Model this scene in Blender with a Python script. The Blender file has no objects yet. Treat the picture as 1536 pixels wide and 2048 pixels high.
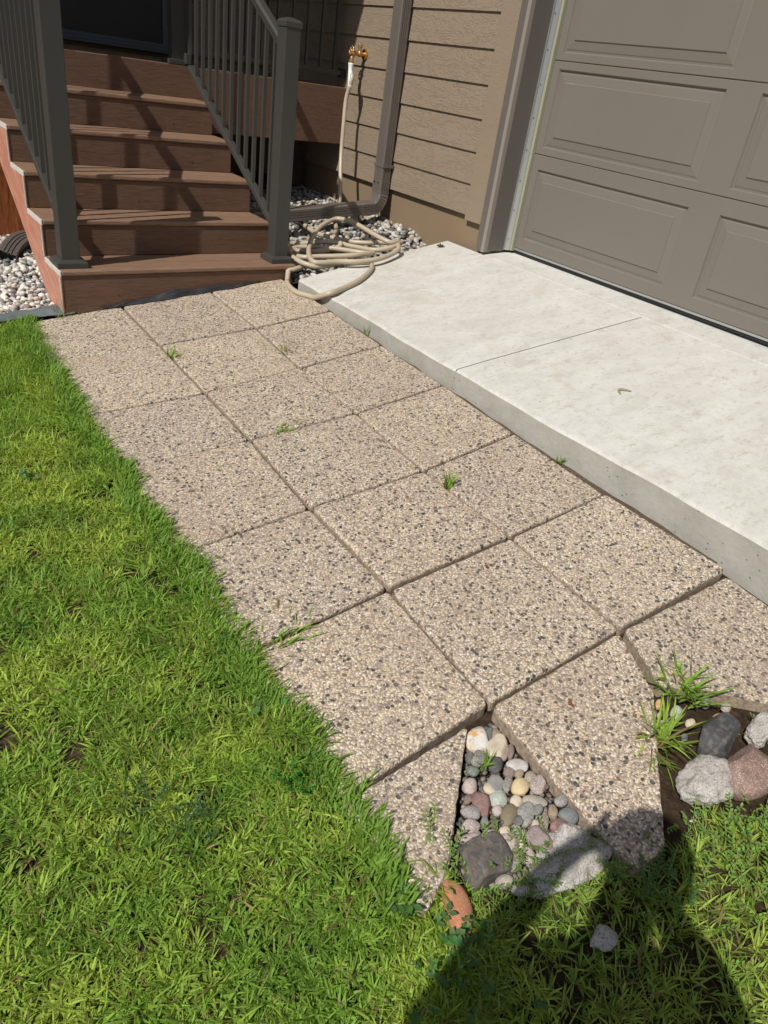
import bpy, math, random
import numpy as np
from mathutils import Vector, Matrix
from mathutils import noise as mnoise
scene = bpy.context.scene
C = scene.collection
R = math.radians
# ------------------------------------------------------------------ camera
cam = bpy.data.objects.new('camera', bpy.data.cameras.new('camera')); C.objects.link(cam)
CR = Vector((0.799045, -0.585669, 0.136084)); CU = Vector((0.202208, 0.474890, 0.856500)); CF = Vector((0.566250, 0.656865, -0.497885))
H = 1.4436
M = Matrix((CR, CU, -CF)).transposed().to_4x4(); M.translation = (0, 0, H)
cam.matrix_world = M
cam.data.sensor_fit = 'VERTICAL'; cam.data.sensor_height = 24.0; cam.data.lens = 1432.985/2048*24
cam.data.shift_x = -17.23/2048; cam.data.shift_y = -41.83/2048
cam.data.clip_start = 0.02; cam.data.clip_end = 500
scene.camera = cam
# ------------------------------------------------------------------ light
EL, AZ = R(48), R(16.7)
SD = Vector((math.cos(EL)*math.cos(AZ), math.cos(EL)*math.sin(AZ), -math.sin(EL)))
w = bpy.data.worlds.new('World'); scene.world = w; w.use_nodes = True
nt = w.node_tree; bgn = nt.nodes['Background']; sky = nt.nodes.new('ShaderNodeTexSky')
sky.sky_type = 'NISHITA'; sky.sun_disc = False; sky.sun_elevation = EL; sky.sun_rotation = math.atan2(-SD.x, -SD.y)
sky.dust_density = 1.5
nt.links.new(sky.outputs[0], bgn.inputs[0]); bgn.inputs[1].default_value = 0.072
sl = bpy.data.lights.new('sun', 'SUN'); sl.energy = 4.2; sl.angle = R(0.55); sl.color = (1.0, 0.96, 0.895)
sun = bpy.data.objects.new('sun', sl); C.objects.link(sun)
sun.rotation_euler = SD.to_track_quat('-Z', 'Y').to_euler(); sun.location = (-6, -2, 8)
vs = scene.view_settings; vs.view_transform = 'Standard'; vs.look = 'None'; vs.exposure = 0.0; vs.gamma = 1.0; vs.use_curve_mapping = False
# ------------------------------------------------------------------ surfaces of the place
def clampv(v, a, b): return max(a, min(b, v))
def G(x, y):           # grade: falls away from the house
    return 0.1155*x + 0.0312*y
def S(x, y):           # top of the concrete apron
    return 0.38318 + 0.1418*(x-2.11) + 0.0039*y
XW, XD = 3.274, 3.49
# stairs
Y0, Z0, RUN, RISE = 3.6455, 0.4054, 0.2695, 0.1755
# ------------------------------------------------------------------ helpers
def tag(o, label=None, cat=None, group=None, kind=None):
    if label: o['label'] = label
    if cat: o['category'] = cat
    if group: o['group'] = group
    if kind: o['kind'] = kind
    return o
def thing(name, label, cat, loc=(0, 0, 0), group=None):
    o = bpy.data.objects.new(name, None); o.empty_display_size = 0.1; C.objects.link(o); o.location = loc
    return tag(o, label, cat, group)
def link(name, me, mat=None, parent=None, smooth=False):
    o = bpy.data.objects.new(name, me); C.objects.link(o)
    if mat:
        for m in (mat if isinstance(mat, (list, tuple)) else [mat]): me.materials.append(m)
    if smooth: me.shade_smooth()
    if parent:
        o.parent = parent
        t = Vector((0, 0, 0)); p = parent
        while p: t += p.location; p = p.parent
        o.location = -t
    return o
class MB:
    def __init__(s): s.v = []; s.f = []
    def add(s, vs, fs):
        n = len(s.v); s.v += [tuple(v) for v in vs]; s.f += [tuple(i+n for i in f) for f in fs]; return s
    def box(s, x0, x1, y0, y1, z0, z1):
        return s.add([(x0,y0,z0),(x1,y0,z0),(x1,y1,z0),(x0,y1,z0),(x0,y0,z1),(x1,y0,z1),(x1,y1,z1),(x0,y1,z1)],
                     [(0,3,2,1),(4,5,6,7),(0,1,5,4),(1,2,6,5),(2,3,7,6),(3,0,4,7)])
    def loft(s, rings, cap=True, closed=True):
        n = len(s.v); k = len(rings[0])
        for r in rings: s.v += [tuple(v) for v in r]
        for i in range(len(rings)-1):
            for j in range(k if closed else k-1):
                a = n+i*k+j; b = n+i*k+(j+1) % k
                s.f.append((a, b, b+k, a+k))
        if cap:
            s.f.append(tuple(n+j for j in range(k))[::-1]); s.f.append(tuple(n+(len(rings)-1)*k+j for j in range(k)))
        return s
    def prism(s, poly, axis, a, b):     # polygon in the plane across 'axis'
        def P(p, t):
            return {'x': (t, p[0], p[1]), 'y': (p[0], t, p[1]), 'z': (p[0], p[1], t)}[axis]
        return s.loft([[P(p, a) for p in poly], [P(p, b) for p in poly]])
    def tube(s, pts, rad, seg=10, cap=True):
        pts = [Vector(p) for p in pts]; rr = rad if isinstance(rad, (list, tuple)) else [rad]*len(pts)
        rings = []; t0 = (pts[1]-pts[0]).normalized(); n = t0.orthogonal().normalized()
        for i, p in enumerate(pts):
            t = (pts[min(i+1, len(pts)-1)]-pts[max(i-1, 0)]).normalized()
            n = (n - t*n.dot(t)).normalized(); b = t.cross(n)
            rings.append([p + (n*math.cos(a)+b*math.sin(a))*rr[i] for a in [2*math.pi*j/seg for j in range(seg)]])
        return s.loft(rings, cap)
    def mesh(s, name='m'):
        me = bpy.data.meshes.new(name); me.from_pydata(s.v, [], s.f); me.update(); return me
    def build(s, name, mat, parent=None, smooth=False, bevel=0, seg=2):
        o = link(name, s.mesh(name), mat, parent, smooth)
        import bmesh
        bm = bmesh.new(); bm.from_mesh(o.data); bmesh.ops.recalc_face_normals(bm, faces=bm.faces); bm.to_mesh(o.data); bm.free()
        if bevel:
            m = o.modifiers.new('bevel', 'BEVEL'); m.width = bevel; m.segments = seg; m.limit_method = 'ANGLE'; m.angle_limit = R(40)
            m.harden_normals = False
        return o
def spline(pts, n=6):
    P = [Vector(p) for p in pts]; out = []
    for i in range(len(P)-1):
        a, b, c, d = P[max(i-1, 0)], P[i], P[i+1], P[min(i+2, len(P)-1)]
        for k in range(n):
            t = k/n
            out.append(0.5*((2*b)+(c-a)*t+(2*a-5*b+4*c-d)*t*t+(3*b-a-3*c+d)*t*t*t))
    out.append(P[-1]); return out
# ------------------------------------------------------------------ materials
class NM:
    def __init__(s, name, rough=0.7, spec=0.5, metal=0.0, base=None):
        s.m = bpy.data.materials.new(name); s.m.use_nodes = True; s.t = s.m.node_tree; s.b = s.t.nodes['Principled BSDF']
        s.b.inputs['Roughness'].default_value = rough; s.b.inputs['Metallic'].default_value = metal
        s.b.inputs['Specular IOR Level'].default_value = spec
        if base: s.b.inputs['Base Color'].default_value = (*base, 1)
        s.tc = None
    def n(s, t, **k):
        o = s.t.nodes.new(t)
        for a, b in k.items():
            if a in o.inputs: o.inputs[a].default_value = b
            else: setattr(o, a, b)
        return o
    def l(s, a, b): s.t.links.new(a, b)
    def coord(s, scale=(1, 1, 1), rand=False):
        tc = s.n('ShaderNodeTexCoord'); mp = s.n('ShaderNodeMapping'); mp.inputs['Scale'].default_value = scale
        s.l(tc.outputs['Object'], mp.inputs['Vector'])
        if rand:
            oi = s.n('ShaderNodeObjectInfo'); mu = s.n('ShaderNodeMath', operation='MULTIPLY'); mu.inputs[1].default_value = 37.0
            s.l(oi.outputs['Random'], mu.inputs[0]); cb = s.n('ShaderNodeCombineXYZ'); s.l(mu.outputs[0], cb.inputs[0]); s.l(mu.outputs[0], cb.inputs[1])
            s.l(cb.outputs[0], mp.inputs['Location'])
        return mp.outputs[0]
    def noise(s, vec, scale, detail=4, rough=0.55, dist=0.0):
        o = s.n('ShaderNodeTexNoise'); o.inputs['Scale'].default_value = scale; o.inputs['Detail'].default_value = detail
        o.inputs['Roughness'].default_value = rough; o.inputs['Distortion'].default_value = dist; s.l(vec, o.inputs['Vector']); return o
    def vor(s, vec, scale, feature='F1', rnd=1.0):
        o = s.n('ShaderNodeTexVoronoi'); o.feature = feature; o.inputs['Scale'].default_value = scale; o.inputs['Randomness'].default_value = rnd
        s.l(vec, o.inputs['Vector']); return o
    def ramp(s, fac, stops, interp='LINEAR'):
        o = s.n('ShaderNodeValToRGB'); e = o.color_ramp.elements; o.color_ramp.interpolation = interp
        while len(e) < len(stops): e.new(0.5)
        for i, (p, c) in enumerate(stops):
            e[i].position = p; e[i].color = (*c, 1) if len(c) == 3 else c
        s.l(fac, o.inputs[0]); return o.outputs[0]
    def mix(s, fac, a, b, mode='MIX'):
        o = s.n('ShaderNodeMix'); o.data_type = 'RGBA'; o.blend_type = mode
        for i, v in ((0, fac), (6, a), (7, b)):
            if isinstance(v, (int, float)): o.inputs[i].default_value = v
            elif isinstance(v, tuple): o.inputs[i].default_value = (*v, 1)
            else: s.l(v, o.inputs[i])
        return o.outputs[2]
    def mth(s, op, a, b=0.0, clamp=False):
        o = s.n('ShaderNodeMath'); o.operation = op; o.use_clamp = clamp
        for i, v in ((0, a), (1, b)):
            if isinstance(v, (int, float)): o.inputs[i].default_value = v
            else: s.l(v, o.inputs[i])
        return o.outputs[0]
    def mr(s, v, a, b, c=0.0, d=1.0):
        o = s.n('ShaderNodeMapRange'); s.l(v, o.inputs[0])
        for i, k in enumerate((a, b, c, d)): o.inputs[i+1].default_value = k
        return o.outputs[0]
    def bump(s, h, strength=0.5, dist=0.002, prev=None):
        o = s.n('ShaderNodeBump'); o.inputs['Strength'].default_value = strength; o.inputs['Distance'].default_value = dist
        s.l(h, o.inputs['Height'])
        if prev: s.l(prev, o.inputs['Normal'])
        s.l(o.outputs[0], s.b.inputs['Normal']); return o.outputs[0]
    def col(s, c): s.l(c, s.b.inputs['Base Color']); return s
    def rgh(s, c): s.l(c, s.b.inputs['Roughness']); return s
def g3(v): return (v, v, v)
def mat_aggregate():
    m = NM('exposed_aggregate', 0.75, 0.35)
    v = m.coord((1, 1, 1), True)
    oi = m.n('ShaderNodeObjectInfo')
    wn = m.noise(v, 60, 2); wv_ = m.n('ShaderNodeVectorMath', operation='MULTIPLY_ADD'); m.l(wn.outputs['Color'], wv_.inputs[0]); wv_.inputs[1].default_value = (.011, .011, .011); m.l(v, wv_.inputs[2]); v0 = v; v = wv_.outputs[0]
    a = m.vor(v, 178); sp = m.n('ShaderNodeSeparateColor'); m.l(a.outputs['Color'], sp.inputs[0])
    c1 = m.ramp(sp.outputs[0], [(0, (.53,.455,.33)), (.15, (.68,.58,.40)), (.27, (.44,.36,.285)), (.40, (.74,.68,.57)), (.52, (.35,.285,.235)),
                                (.63, (.60,.50,.40)), (.74, (.22,.19,.165)), (.84, (.50,.44,.37)), (.925, (.14,.14,.135))], 'CONSTANT')
    # cement between the small stones
    cem = m.mr(a.outputs['Distance'], .40, .72)
    c1 = m.mix(m.mth('MULTIPLY', cem, .75), c1, (.25, .195, .15))
    b = m.vor(v, 88); sb = m.n('ShaderNodeSeparateColor'); m.l(b.outputs['Color'], sb.inputs[0])
    th = m.mr(oi.outputs['Random'], 0, 1, .80, .90)
    pick = m.mth('GREATER_THAN', sb.outputs[0], th); core = m.mth('LESS_THAN', b.outputs['Distance'], .5)
    pk = m.mth('MULTIPLY', pick, core)
    c2 = m.ramp(sb.outputs[1], [(0, (.055,.065,.06)), (.35, (.09,.08,.08)), (.6, (.045,.055,.062)), (.8, (.17,.105,.08)), (.9, (.55,.44,.27))], 'CONSTANT')
    c = m.mix(pk, c1, c2)
    big = m.noise(v, 3.0, 5, .6); c = m.mix(m.mr(big.outputs[0], .38, .70, 0, .28), c, (.32, .25, .20))
    tint = m.ramp(oi.outputs['Random'], [(0, (1.10,1.08,1.05)), (.35, (1.02,1.0,.99)), (.6, (1.07,1.03,1.0)), (1, (1.15,1.12,1.07))]); c = m.mix(1.0, c, tint, 'MULTIPLY')
    m.col(c)
    h = m.mth('ADD', m.mth('MULTIPLY', m.mth('SUBTRACT', 1.0, a.outputs['Distance']), .8), m.mth('MULTIPLY', pk, .35))
    m.bump(h, .9, .0036)
    return m.m
def mat_aggregate_edge():
    m = NM('paver_side', 0.9, .2); v = m.coord(rand=True)
    a = m.noise(v, 90, 4); c = m.ramp(a.outputs[0], [(.3, (.20,.15,.11)), (.55, (.34,.27,.20)), (.75, (.42,.35,.27))]); m.col(c); m.bump(a.outputs[0], .6, .003); return m.m
def mat_slab():
    m = NM('pale_concrete', .8, .3); v = m.coord()
    sv = m.coord((1, 2.2, 1)); n1 = m.noise(sv, 5, 8, .65, .4); n2 = m.noise(v, 38, 6, .6); n3 = m.noise(v, 1.3, 4, .6); n4 = m.noise(sv, 14, 6, .75, .6)
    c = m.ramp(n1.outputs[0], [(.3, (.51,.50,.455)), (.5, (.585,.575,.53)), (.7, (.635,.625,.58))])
    c = m.mix(m.mr(n3.outputs[0], .45, .7, 0, .4), c, (.47, .445, .38))
    c = m.mix(m.mr(n4.outputs[0], .55, .70, 0, .75), c, (.37, .325, .25))
    c = m.mix(m.mr(n2.outputs[0], .54, .72, 0, .55), c, (.40, .38, .32))
    bl = m.noise(v, 3.4, 7, .7, .3); c = m.mix(m.mr(bl.outputs[0], .57, .70, 0, .5), c, (.42, .365, .27)); fx_ = m.noise(m.coord((1, 3.5, 1)), 90, 3, .6); c = m.mix(m.mr(fx_.outputs[0], .52, .75, 0, .35), c, (.36, .35, .31))
    sp = m.vor(v, 16); s2 = m.n('ShaderNodeSeparateColor'); m.l(sp.outputs['Color'], s2.inputs[0])
    spot = m.mth('MULTIPLY', m.mth('LESS_THAN', sp.outputs['Distance'], .06), m.mth('GREATER_THAN', s2.outputs[0], .8))
    c = m.mix(m.mth('MULTIPLY', spot, .8), c, (.12, .10, .08))
    m.col(c); n5 = m.noise(v, 160, 4, .6)
    p = m.bump(n2.outputs[0], .25, .004); m.bump(n5.outputs[0], .3, .0015, p); return m.m
def mat_slab_side():
    m = NM('formed_concrete_edge', .85, .3); v = m.coord()
    n1 = m.noise(v, 6, 6, .6); n2 = m.noise(v, 60, 4)
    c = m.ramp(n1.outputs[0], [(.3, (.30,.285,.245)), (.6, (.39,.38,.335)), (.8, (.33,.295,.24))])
    vo = m.vor(v, 70); s2 = m.n('ShaderNodeSeparateColor'); m.l(vo.outputs['Color'], s2.inputs[0])
    pit = m.mth('MULTIPLY', m.mr(vo.outputs['Distance'], .16, .30, 1, 0), m.mth('GREATER_THAN', s2.outputs[0], .95))
    c = m.mix(m.mth('MULTIPLY', pit, .45), c, (.16, .14, .11)); m.col(c)
    h = m.mth('SUBTRACT', n2.outputs[0], m.mth('MULTIPLY', pit, 1.2)); m.bump(h, .7, .003); return m.m
def mat_siding(name='tan_siding', base=(.270, .210, .150), grain=1.0):
    m = NM(name, .62, .35); v = m.coord((1, 1.0, 3.4), True)
    d = m.noise(v, 3.2, 3, .5); wv = m.n('ShaderNodeVectorMath', operation='MULTIPLY_ADD')
    m.l(d.outputs['Color'], wv.inputs[0]); wv.inputs[1].default_value = (.45, .45, .9); m.l(v, wv.inputs[2])
    n1 = m.noise(wv.outputs[0], 7, 3, .5, .6)
    band = m.mth('PINGPONG', m.mth('MULTIPLY', n1.outputs[0], 6.0), .5)
    n2 = m.noise(m.coord((1, 3, 30), True), 20, 3)
    big = m.noise(m.coord(), 2, 3)
    c = m.mix(m.mr(big.outputs[0], .3, .7, 0, .35), base, tuple(b*.88 for b in base))
    c = m.mix(m.mr(band, 0, .14, .38*grain, 0), c, tuple(b*.55 for b in base)); m.col(c)
    h = m.mth('ADD', m.mth('SMOOTH_MIN', band, .22), m.mth('MULTIPLY', n2.outputs[0], .08)); m.bump(h, .9*grain, .007); return m.m
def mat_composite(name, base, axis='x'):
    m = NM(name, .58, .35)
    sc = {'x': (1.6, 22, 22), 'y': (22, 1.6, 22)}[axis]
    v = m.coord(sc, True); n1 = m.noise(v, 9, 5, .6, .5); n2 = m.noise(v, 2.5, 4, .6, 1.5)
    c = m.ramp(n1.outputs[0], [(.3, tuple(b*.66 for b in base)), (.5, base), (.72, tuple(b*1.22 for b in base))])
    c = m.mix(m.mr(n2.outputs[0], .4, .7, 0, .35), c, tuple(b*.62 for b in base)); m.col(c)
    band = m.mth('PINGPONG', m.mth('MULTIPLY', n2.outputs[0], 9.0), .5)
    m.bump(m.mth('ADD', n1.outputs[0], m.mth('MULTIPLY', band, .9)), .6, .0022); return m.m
def mat_paint(name, base, rough=.45, bumpy=.15, scale=260, spec=.5):
    m = NM(name, rough, spec); v = m.coord(); a = m.noise(v, scale, 3); b = m.noise(v, 2.2, 4, .6)
    c = m.mix(m.mr(b.outputs[0], .35, .7, 0, .5), base, tuple(x*.86 for x in base)); m.col(c)
    m.rgh(m.mr(b.outputs[0], .3, .7, rough-.05, rough+.1))
    if bumpy: m.bump(a.outputs[0], bumpy, .001)
    return m.m
def mat_stone(name, base, speck=None, amt=0.0, scale=160, rough=.78, var=.24, second=None, bump=.4):
    m = NM(name, rough, .4); v = m.coord((1, 1, 1), True); n = m.noise(v, 26, 5, .6, .3)
    base = tuple(.78*b+.22*(sum(base)/3) for b in base)
    c = m.mix(m.mr(n.outputs[0], .3, .7), tuple(b*(1-var) for b in base), tuple(min(1, b*(1+var)) for b in base))
    if second:
        n3 = m.noise(v, 34, 3, .5, 1.2); c = m.mix(m.mr(n3.outputs[0], .52, .58), c, second)
    if speck:
        a = m.vor(v, scale*3.4); s2 = m.n('ShaderNodeSeparateColor'); m.l(a.outputs['Color'], s2.inputs[0])
        c = m.mix(m.mr(s2.outputs[0], 1-amt, 1-amt+.05, 0, .85), c, speck)
    du = m.noise(v, 55, 5, .7); c = m.mix(m.mr(du.outputs[0], .48, .70, 0, .45), c, (.30, .255, .20))
    m.col(c); f = m.noise(v, 140, 4, .6); m.bump(m.mth('ADD', f.outputs[0], n.outputs[0]), bump, .004); return m.m
def mat_attr(name, rough=.6, trans=0.0, spec=.3, bumpsc=0, ramp=None):
    m = NM(name, rough, spec); a = m.n('ShaderNodeAttribute'); a.attribute_name = 'Col'
    m.l(a.outputs['Color'], m.b.inputs['Base Color'])
    if bumpsc:
        n = m.noise(m.coord(), bumpsc, 4); m.bump(n.outputs[0], .3, .004)
    if trans:
        tr = m.n('ShaderNodeBsdfTranslucent'); mx = m.n('ShaderNodeMixShader'); mx.inputs[0].default_value = trans
        br = m.mix(1.0, a.outputs['Color'], (1.25, 1.25, .55), 'MULTIPLY'); m.l(br, tr.inputs[0])
        m.l(m.b.outputs[0], mx.inputs[1]); m.l(tr.outputs[0], mx.inputs[2]); m.l(mx.outputs[0], m.t.nodes['Material Output'].inputs[0])
    return m.m
def mat_soil():
    m = NM('dark_soil', .95, .1); v = m.coord(); n = m.noise(v, 45, 8, .7); k = m.noise(v, 7, 4)
    c = m.ramp(n.outputs[0], [(.3, (.022,.014,.009)), (.5, (.052,.034,.022)), (.68, (.10,.068,.045)), (.8, (.20,.145,.10))])
    c = m.mix(m.mr(k.outputs[0], .4, .7, 0, .4), c, (.06, .045, .025)); m.col(c)
    m.bump(n.outputs[0], 1.0, .012); return m.m
def mat_brown_wood():
    m = NM('stained_wood', .6, .3); v = m.coord((14, 14, 1.2)); n = m.noise(v, 5, 5, .6, 1.2)
    c = m.ramp(n.outputs[0], [(.35, (.12,.03,.009)), (.5, (.26,.075,.022)), (.65, (.36,.12,.04))]); m.col(c); m.bump(n.outputs[0], .3, .002); return m.m
def mat_stringer():
    m = NM('salmon_side_panel', .5, .4); v = m.coord((1, 1, 1)); 
    mq = m.n('ShaderNodeMapping'); mq.inputs['Rotation'].default_value = (R(-33), 0, 0); m.l(v, mq.inputs['Vector'])
    mp = m.n('ShaderNodeMapping'); mp.inputs['Scale'].default_value = (1, .55, 11); m.l(mq.outputs[0], mp.inputs['Vector']); n = m.noise(mp.outputs[0], 5.5, 3, .5, .6)
    c = m.ramp(n.outputs[0], [(.36, (.50,.225,.16)), (.50, (.43,.175,.125)), (.56, (.66,.36,.23)), (.62, (.42,.16,.11)), (.75, (.50,.22,.155))]); m.col(c); m.bump(n.outputs[0], .2, .002); return m.m
MT = {}
MT['agg'] = mat_aggregate(); MT['aggside'] = mat_aggregate_edge(); MT['slab'] = mat_slab(); MT['slabside'] = mat_slab_side()
MT['siding'] = mat_siding(); MT['tanboard'] = mat_siding('tan_trim_board', (.270,.210,.150), .35)
MT['foundation'] = mat_paint('foundation_paint', (.235,.172,.108), .8, .4, 40, .2)
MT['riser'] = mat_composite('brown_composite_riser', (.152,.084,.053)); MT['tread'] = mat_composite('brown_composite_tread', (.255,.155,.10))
MT['rail'] = mat_paint('dark_bronze_aluminium', (.050,.049,.043), .42, .08, 400)
MT['garage'] = mat_paint('taupe_door_paint', (.180,.160,.136), .42, .35, 240)
MT['clad'] = mat_paint('taupe_metal_cladding', (.135,.118,.105), .4, .05, 200)
MT['clad2'] = mat_paint('light_taupe_cladding', (.27,.235,.205), .4, .05, 200)
MT['gutter'] = mat_paint('bronze_gutter_metal', (.145,.125,.107), .28, .04, 200, .6)
MT['galv'] = NM('galvanised_flange', .38, .5, .75, (.55, .56, .55)).m
MT['stop'] = mat_paint('olive_yellow_stop', (.30,.295,.21), .6, .1)
MT['black'] = NM('black_rubber_and_shade', .6, .4, 0, (.018,.018,.018)).m
MT['endgrain'] = mat_paint('pale_end_trim', (.62,.59,.55), .6, .3, 120)
MT['stringer'] = mat_stringer(); MT['wood'] = mat_brown_wood(); MT['soil'] = mat_soil()
MT['door'] = mat_paint('charcoal_door_paint', (.03,.03,.03), .4, .05)
MT['sill'] = NM('dark_anodised_sill', .35, .5, .5, (.10,.125,.15)).m
MT['glass'] = NM('dark_window_glass', .08, .6, 0, (.01,.014,.014)).m
MT['brass'] = NM('weathered_brass', .38, .5, .85, (.62,.36,.14)).m
MT['hose'] = mat_paint('beige_hose_vinyl', (.46,.385,.28), .38, .1, 90)
MT['white'] = NM('white_vinyl', .35, .5, 0, (.74,.74,.74)).m
MT['screw'] = NM('dark_screw', .5, .5, .6, (.06,.045,.035)).m
MT['steel'] = NM('steel_screw', .3, .5, .9, (.4,.4,.4)).m
MT['fabric'] = mat_paint('black_landscape_fabric', (.028,.028,.03), .5, .5, 500)
MT['fabric2'] = mat_paint('grey_landscape_fabric', (.115,.135,.14), .65, .5, 300)
MT['roof'] = mat_paint('dark_soffit', (.10,.09,.08), .7, .1)
MT['grass'] = mat_attr('grass_blade', .55, .40, .22)
MT['weed'] = mat_attr('weed_leaf', .55, .25, .3)
MT['gravel'] = mat_attr('river_gravel', .6, 0, .4, 60)
# ------------------------------------------------------------------ terrain and apron
def ground_z(x, y):
    z = G(clampv(x, -7, 3.4), clampv(y, -6, 8))
    return z - 0.045
def _bg():
    xs = [-60, -30, -12, -7] + [-2 + .25*i for i in range(0, 26)] + [6, 12, 30, 60]; ys = [-60, -25, -10, -6, -3] + [-1.5+.25*i for i in range(0, 36)] + [9, 20, 60]
    mb = MB(); vs_ = []; nx = len(xs)
    for y in ys:
        for x in xs: vs_.append((x, y, ground_z(x, y) + .012*mnoise.noise(Vector((x*3, y*3, 0)))*(abs(x) < 5)))
    fs = [(j*nx+i, j*nx+i+1, (j+1)*nx+i+1, (j+1)*nx+i) for j in range(len(ys)-1) for i in range(nx-1)]
    mb.add(vs_, fs); return tag(mb.build('ground', MT['soil'], smooth=True), kind='structure')
_bg()
XE = 2.086
def edge_x(y): return XE + .006*math.sin(y*2.3+.6) + .004*math.sin(y*7.1) + .002*math.sin(y*19)
def slab_panel(y0a, y0b, y1a, y1b, name='driveway_slab'):
    # near ends (at x=XE, x=XW) y0a,y0b ; far ends y1a,y1b
    n = 26; me = MB(); top = []; N = 8
    for i in range(n+1):
        for j in range(N+1):
            t = i/n; s = j/N
            ya = y0a+(y1a-y0a)*t; yb = y0b+(y1b-y0b)*t
            y = ya+(yb-ya)*s; x = edge_x(y)+(XW-.004-edge_x(y))*s
            if j == 0: top.append((x, y, S(x, y)-.012)); top.append((x+.004, y, S(x, y)-.003)); top.append((x+.014, y, S(x, y)))
            else: top.append((x, y, S(x, y)))
    k = N+3; fs = [(i*k+j, i*k+j+1, (i+1)*k+j+1, (i+1)*k+j) for i in range(n) for j in range(k-1)]
    me.add(top, fs); nb = len(me.v); rims = []
    ring = [i*k for i in range(n, -1, -1)] + list(range(1, k)) + [i*k+k-1 for i in range(1, n+1)] + [n*k+j for j in range(k-2, 0, -1)]
    low = [(me.v[i][0]-(.003 if i % k == 0 else 0), me.v[i][1], me.v[i][2]-.24) for i in ring]
    side0 = len(me.f)
    me.v += low
    L = len(ring); me.f += [(ring[a], ring[(a+1) % L], nb+(a+1) % L, nb+a) for a in range(L)]
    me.f.append(tuple(nb+a for a in range(L)))
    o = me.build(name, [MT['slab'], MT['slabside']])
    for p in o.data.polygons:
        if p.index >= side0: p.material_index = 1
    return tag(o, kind='structure')
slab_panel(2.131, 2.083, 3.50, 3.645); slab_panel(.33, .29, 2.125, 2.077); slab_panel(-1.8, -1.8, .325, .285); slab_panel(-5, -5, -1.805, -1.805)
for yy in (2.104, .3075):
    MB().loft([[(x, yy-.03, S(x, yy)-.20), (x, yy+.03, S(x, yy)-.20), (x, yy+.03, S(x, yy)-.0135), (x, yy-.03, S(x, yy)-.0135)] for x in (edge_x(yy)-.0005, XW-.01)]).build('driveway_joint', MT['slabside'])['kind'] = 'structure'
MB().loft([[(XW, y, S(XW, y)-.2), (XD+.3, y, S(XD, y)-.2), (XD+.3, y, S(XD, y)+.008), (XW, y, S(XW, y)+.002)] for y in (-1.75, 3.33)]).build('garage_threshold', MT['slab'], bevel=.004)['kind'] = 'structure'
# ------------------------------------------------------------------ house
house = thing('house', 'tan lap-sided house wall with taupe raised-panel garage door, downspout, brass faucet and dark front door', 'house', (XW, 3.4, .5))
ZS, EXP = .7517, .179
def lap(name, y0, y1, x, flip=None, n=16, z0=ZS, parent=house):
    mb = MB()
    for i in range(n):
        zb = z0+i*EXP; d = .0015*math.sin(i*5.3+y0)
        mb.prism([(x+d, zb), (x+.010, zb), (x+.020, zb+EXP+.02), (x+.0105, zb+EXP+.02)], 'y', y0, y1) if True else None
    return mb
class _P: pass
def lap_wall_x(name, y0, y1, x, n=16, z0=ZS):
    mb = MB()
    for i in range(n):
        zb = z0+i*EXP
        mb.loft([[(x, y, zb), (x+.014, y, zb), (x+.030, y, zb+EXP+.02), (x+.013, y, zb+EXP+.02)] for y in (y0, y1)])
    return mb.build(name, MT['siding'], house)
lap_wall_x('lap_siding', 3.523, 6.28, XW)
MB().box(XW-.004, XW+.06, 3.374, 3.5225, .722, 4.0).build('corner_board', MT['tanboard'], house, bevel=.003)
MB().box(XW+.032, XW+.25, 3.36, 6.5, -.2, 4.0).build('foundation', MT['foundation'], house)
# casing of the garage opening
cz = 4.0
c = MB(); c.box(XW-.006, XW+.05, 3.335, 3.3735, .575, cz).box(XW-.014, XW+.05, 3.3115, 3.3345, .575, cz).box(XW-.020, XW+.05, 3.290, 3.311, .575, cz)
c.build('garage_casing', MT['clad2'], house, bevel=.003)
MB().box(XW-.018, 3.425, 3.284, 3.36, .583, cz).build('jamb_cladding', MT['clad'], house, bevel=.002)
MB().box(XW-.0205, XW-.0185+.03, 3.2835, 3.2895, .58, cz).build('casing_bead', MT['clad2'], house, bevel=.001)
fl = MB().loft([[(3.424, 3.289, z), (3.460, 3.268, z), (3.462, 3.273, z), (3.426, 3.294, z)] for z in (.592, cz)]).box(3.423, 3.4265, 3.279, 3.292, .592, cz).build('weather_flange', MT['galv'], house)
for i in range(9):
    z = .66+.17*i
    MB().tube([(3.444, 3.285, z), (3.4405, 3.276, z+.0002)], .0045, 10).build('screw', MT['steel'], fl)
MB().box(3.4625, 3.492, 3.250, 3.272, .592, cz).build('door_stop', MT['stop'], house, bevel=.004)
MB().box(XD+.03, XD+.3, 3.2, 3.4, .2, cz).build('inner_jamb', MT['clad'], house)
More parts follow.
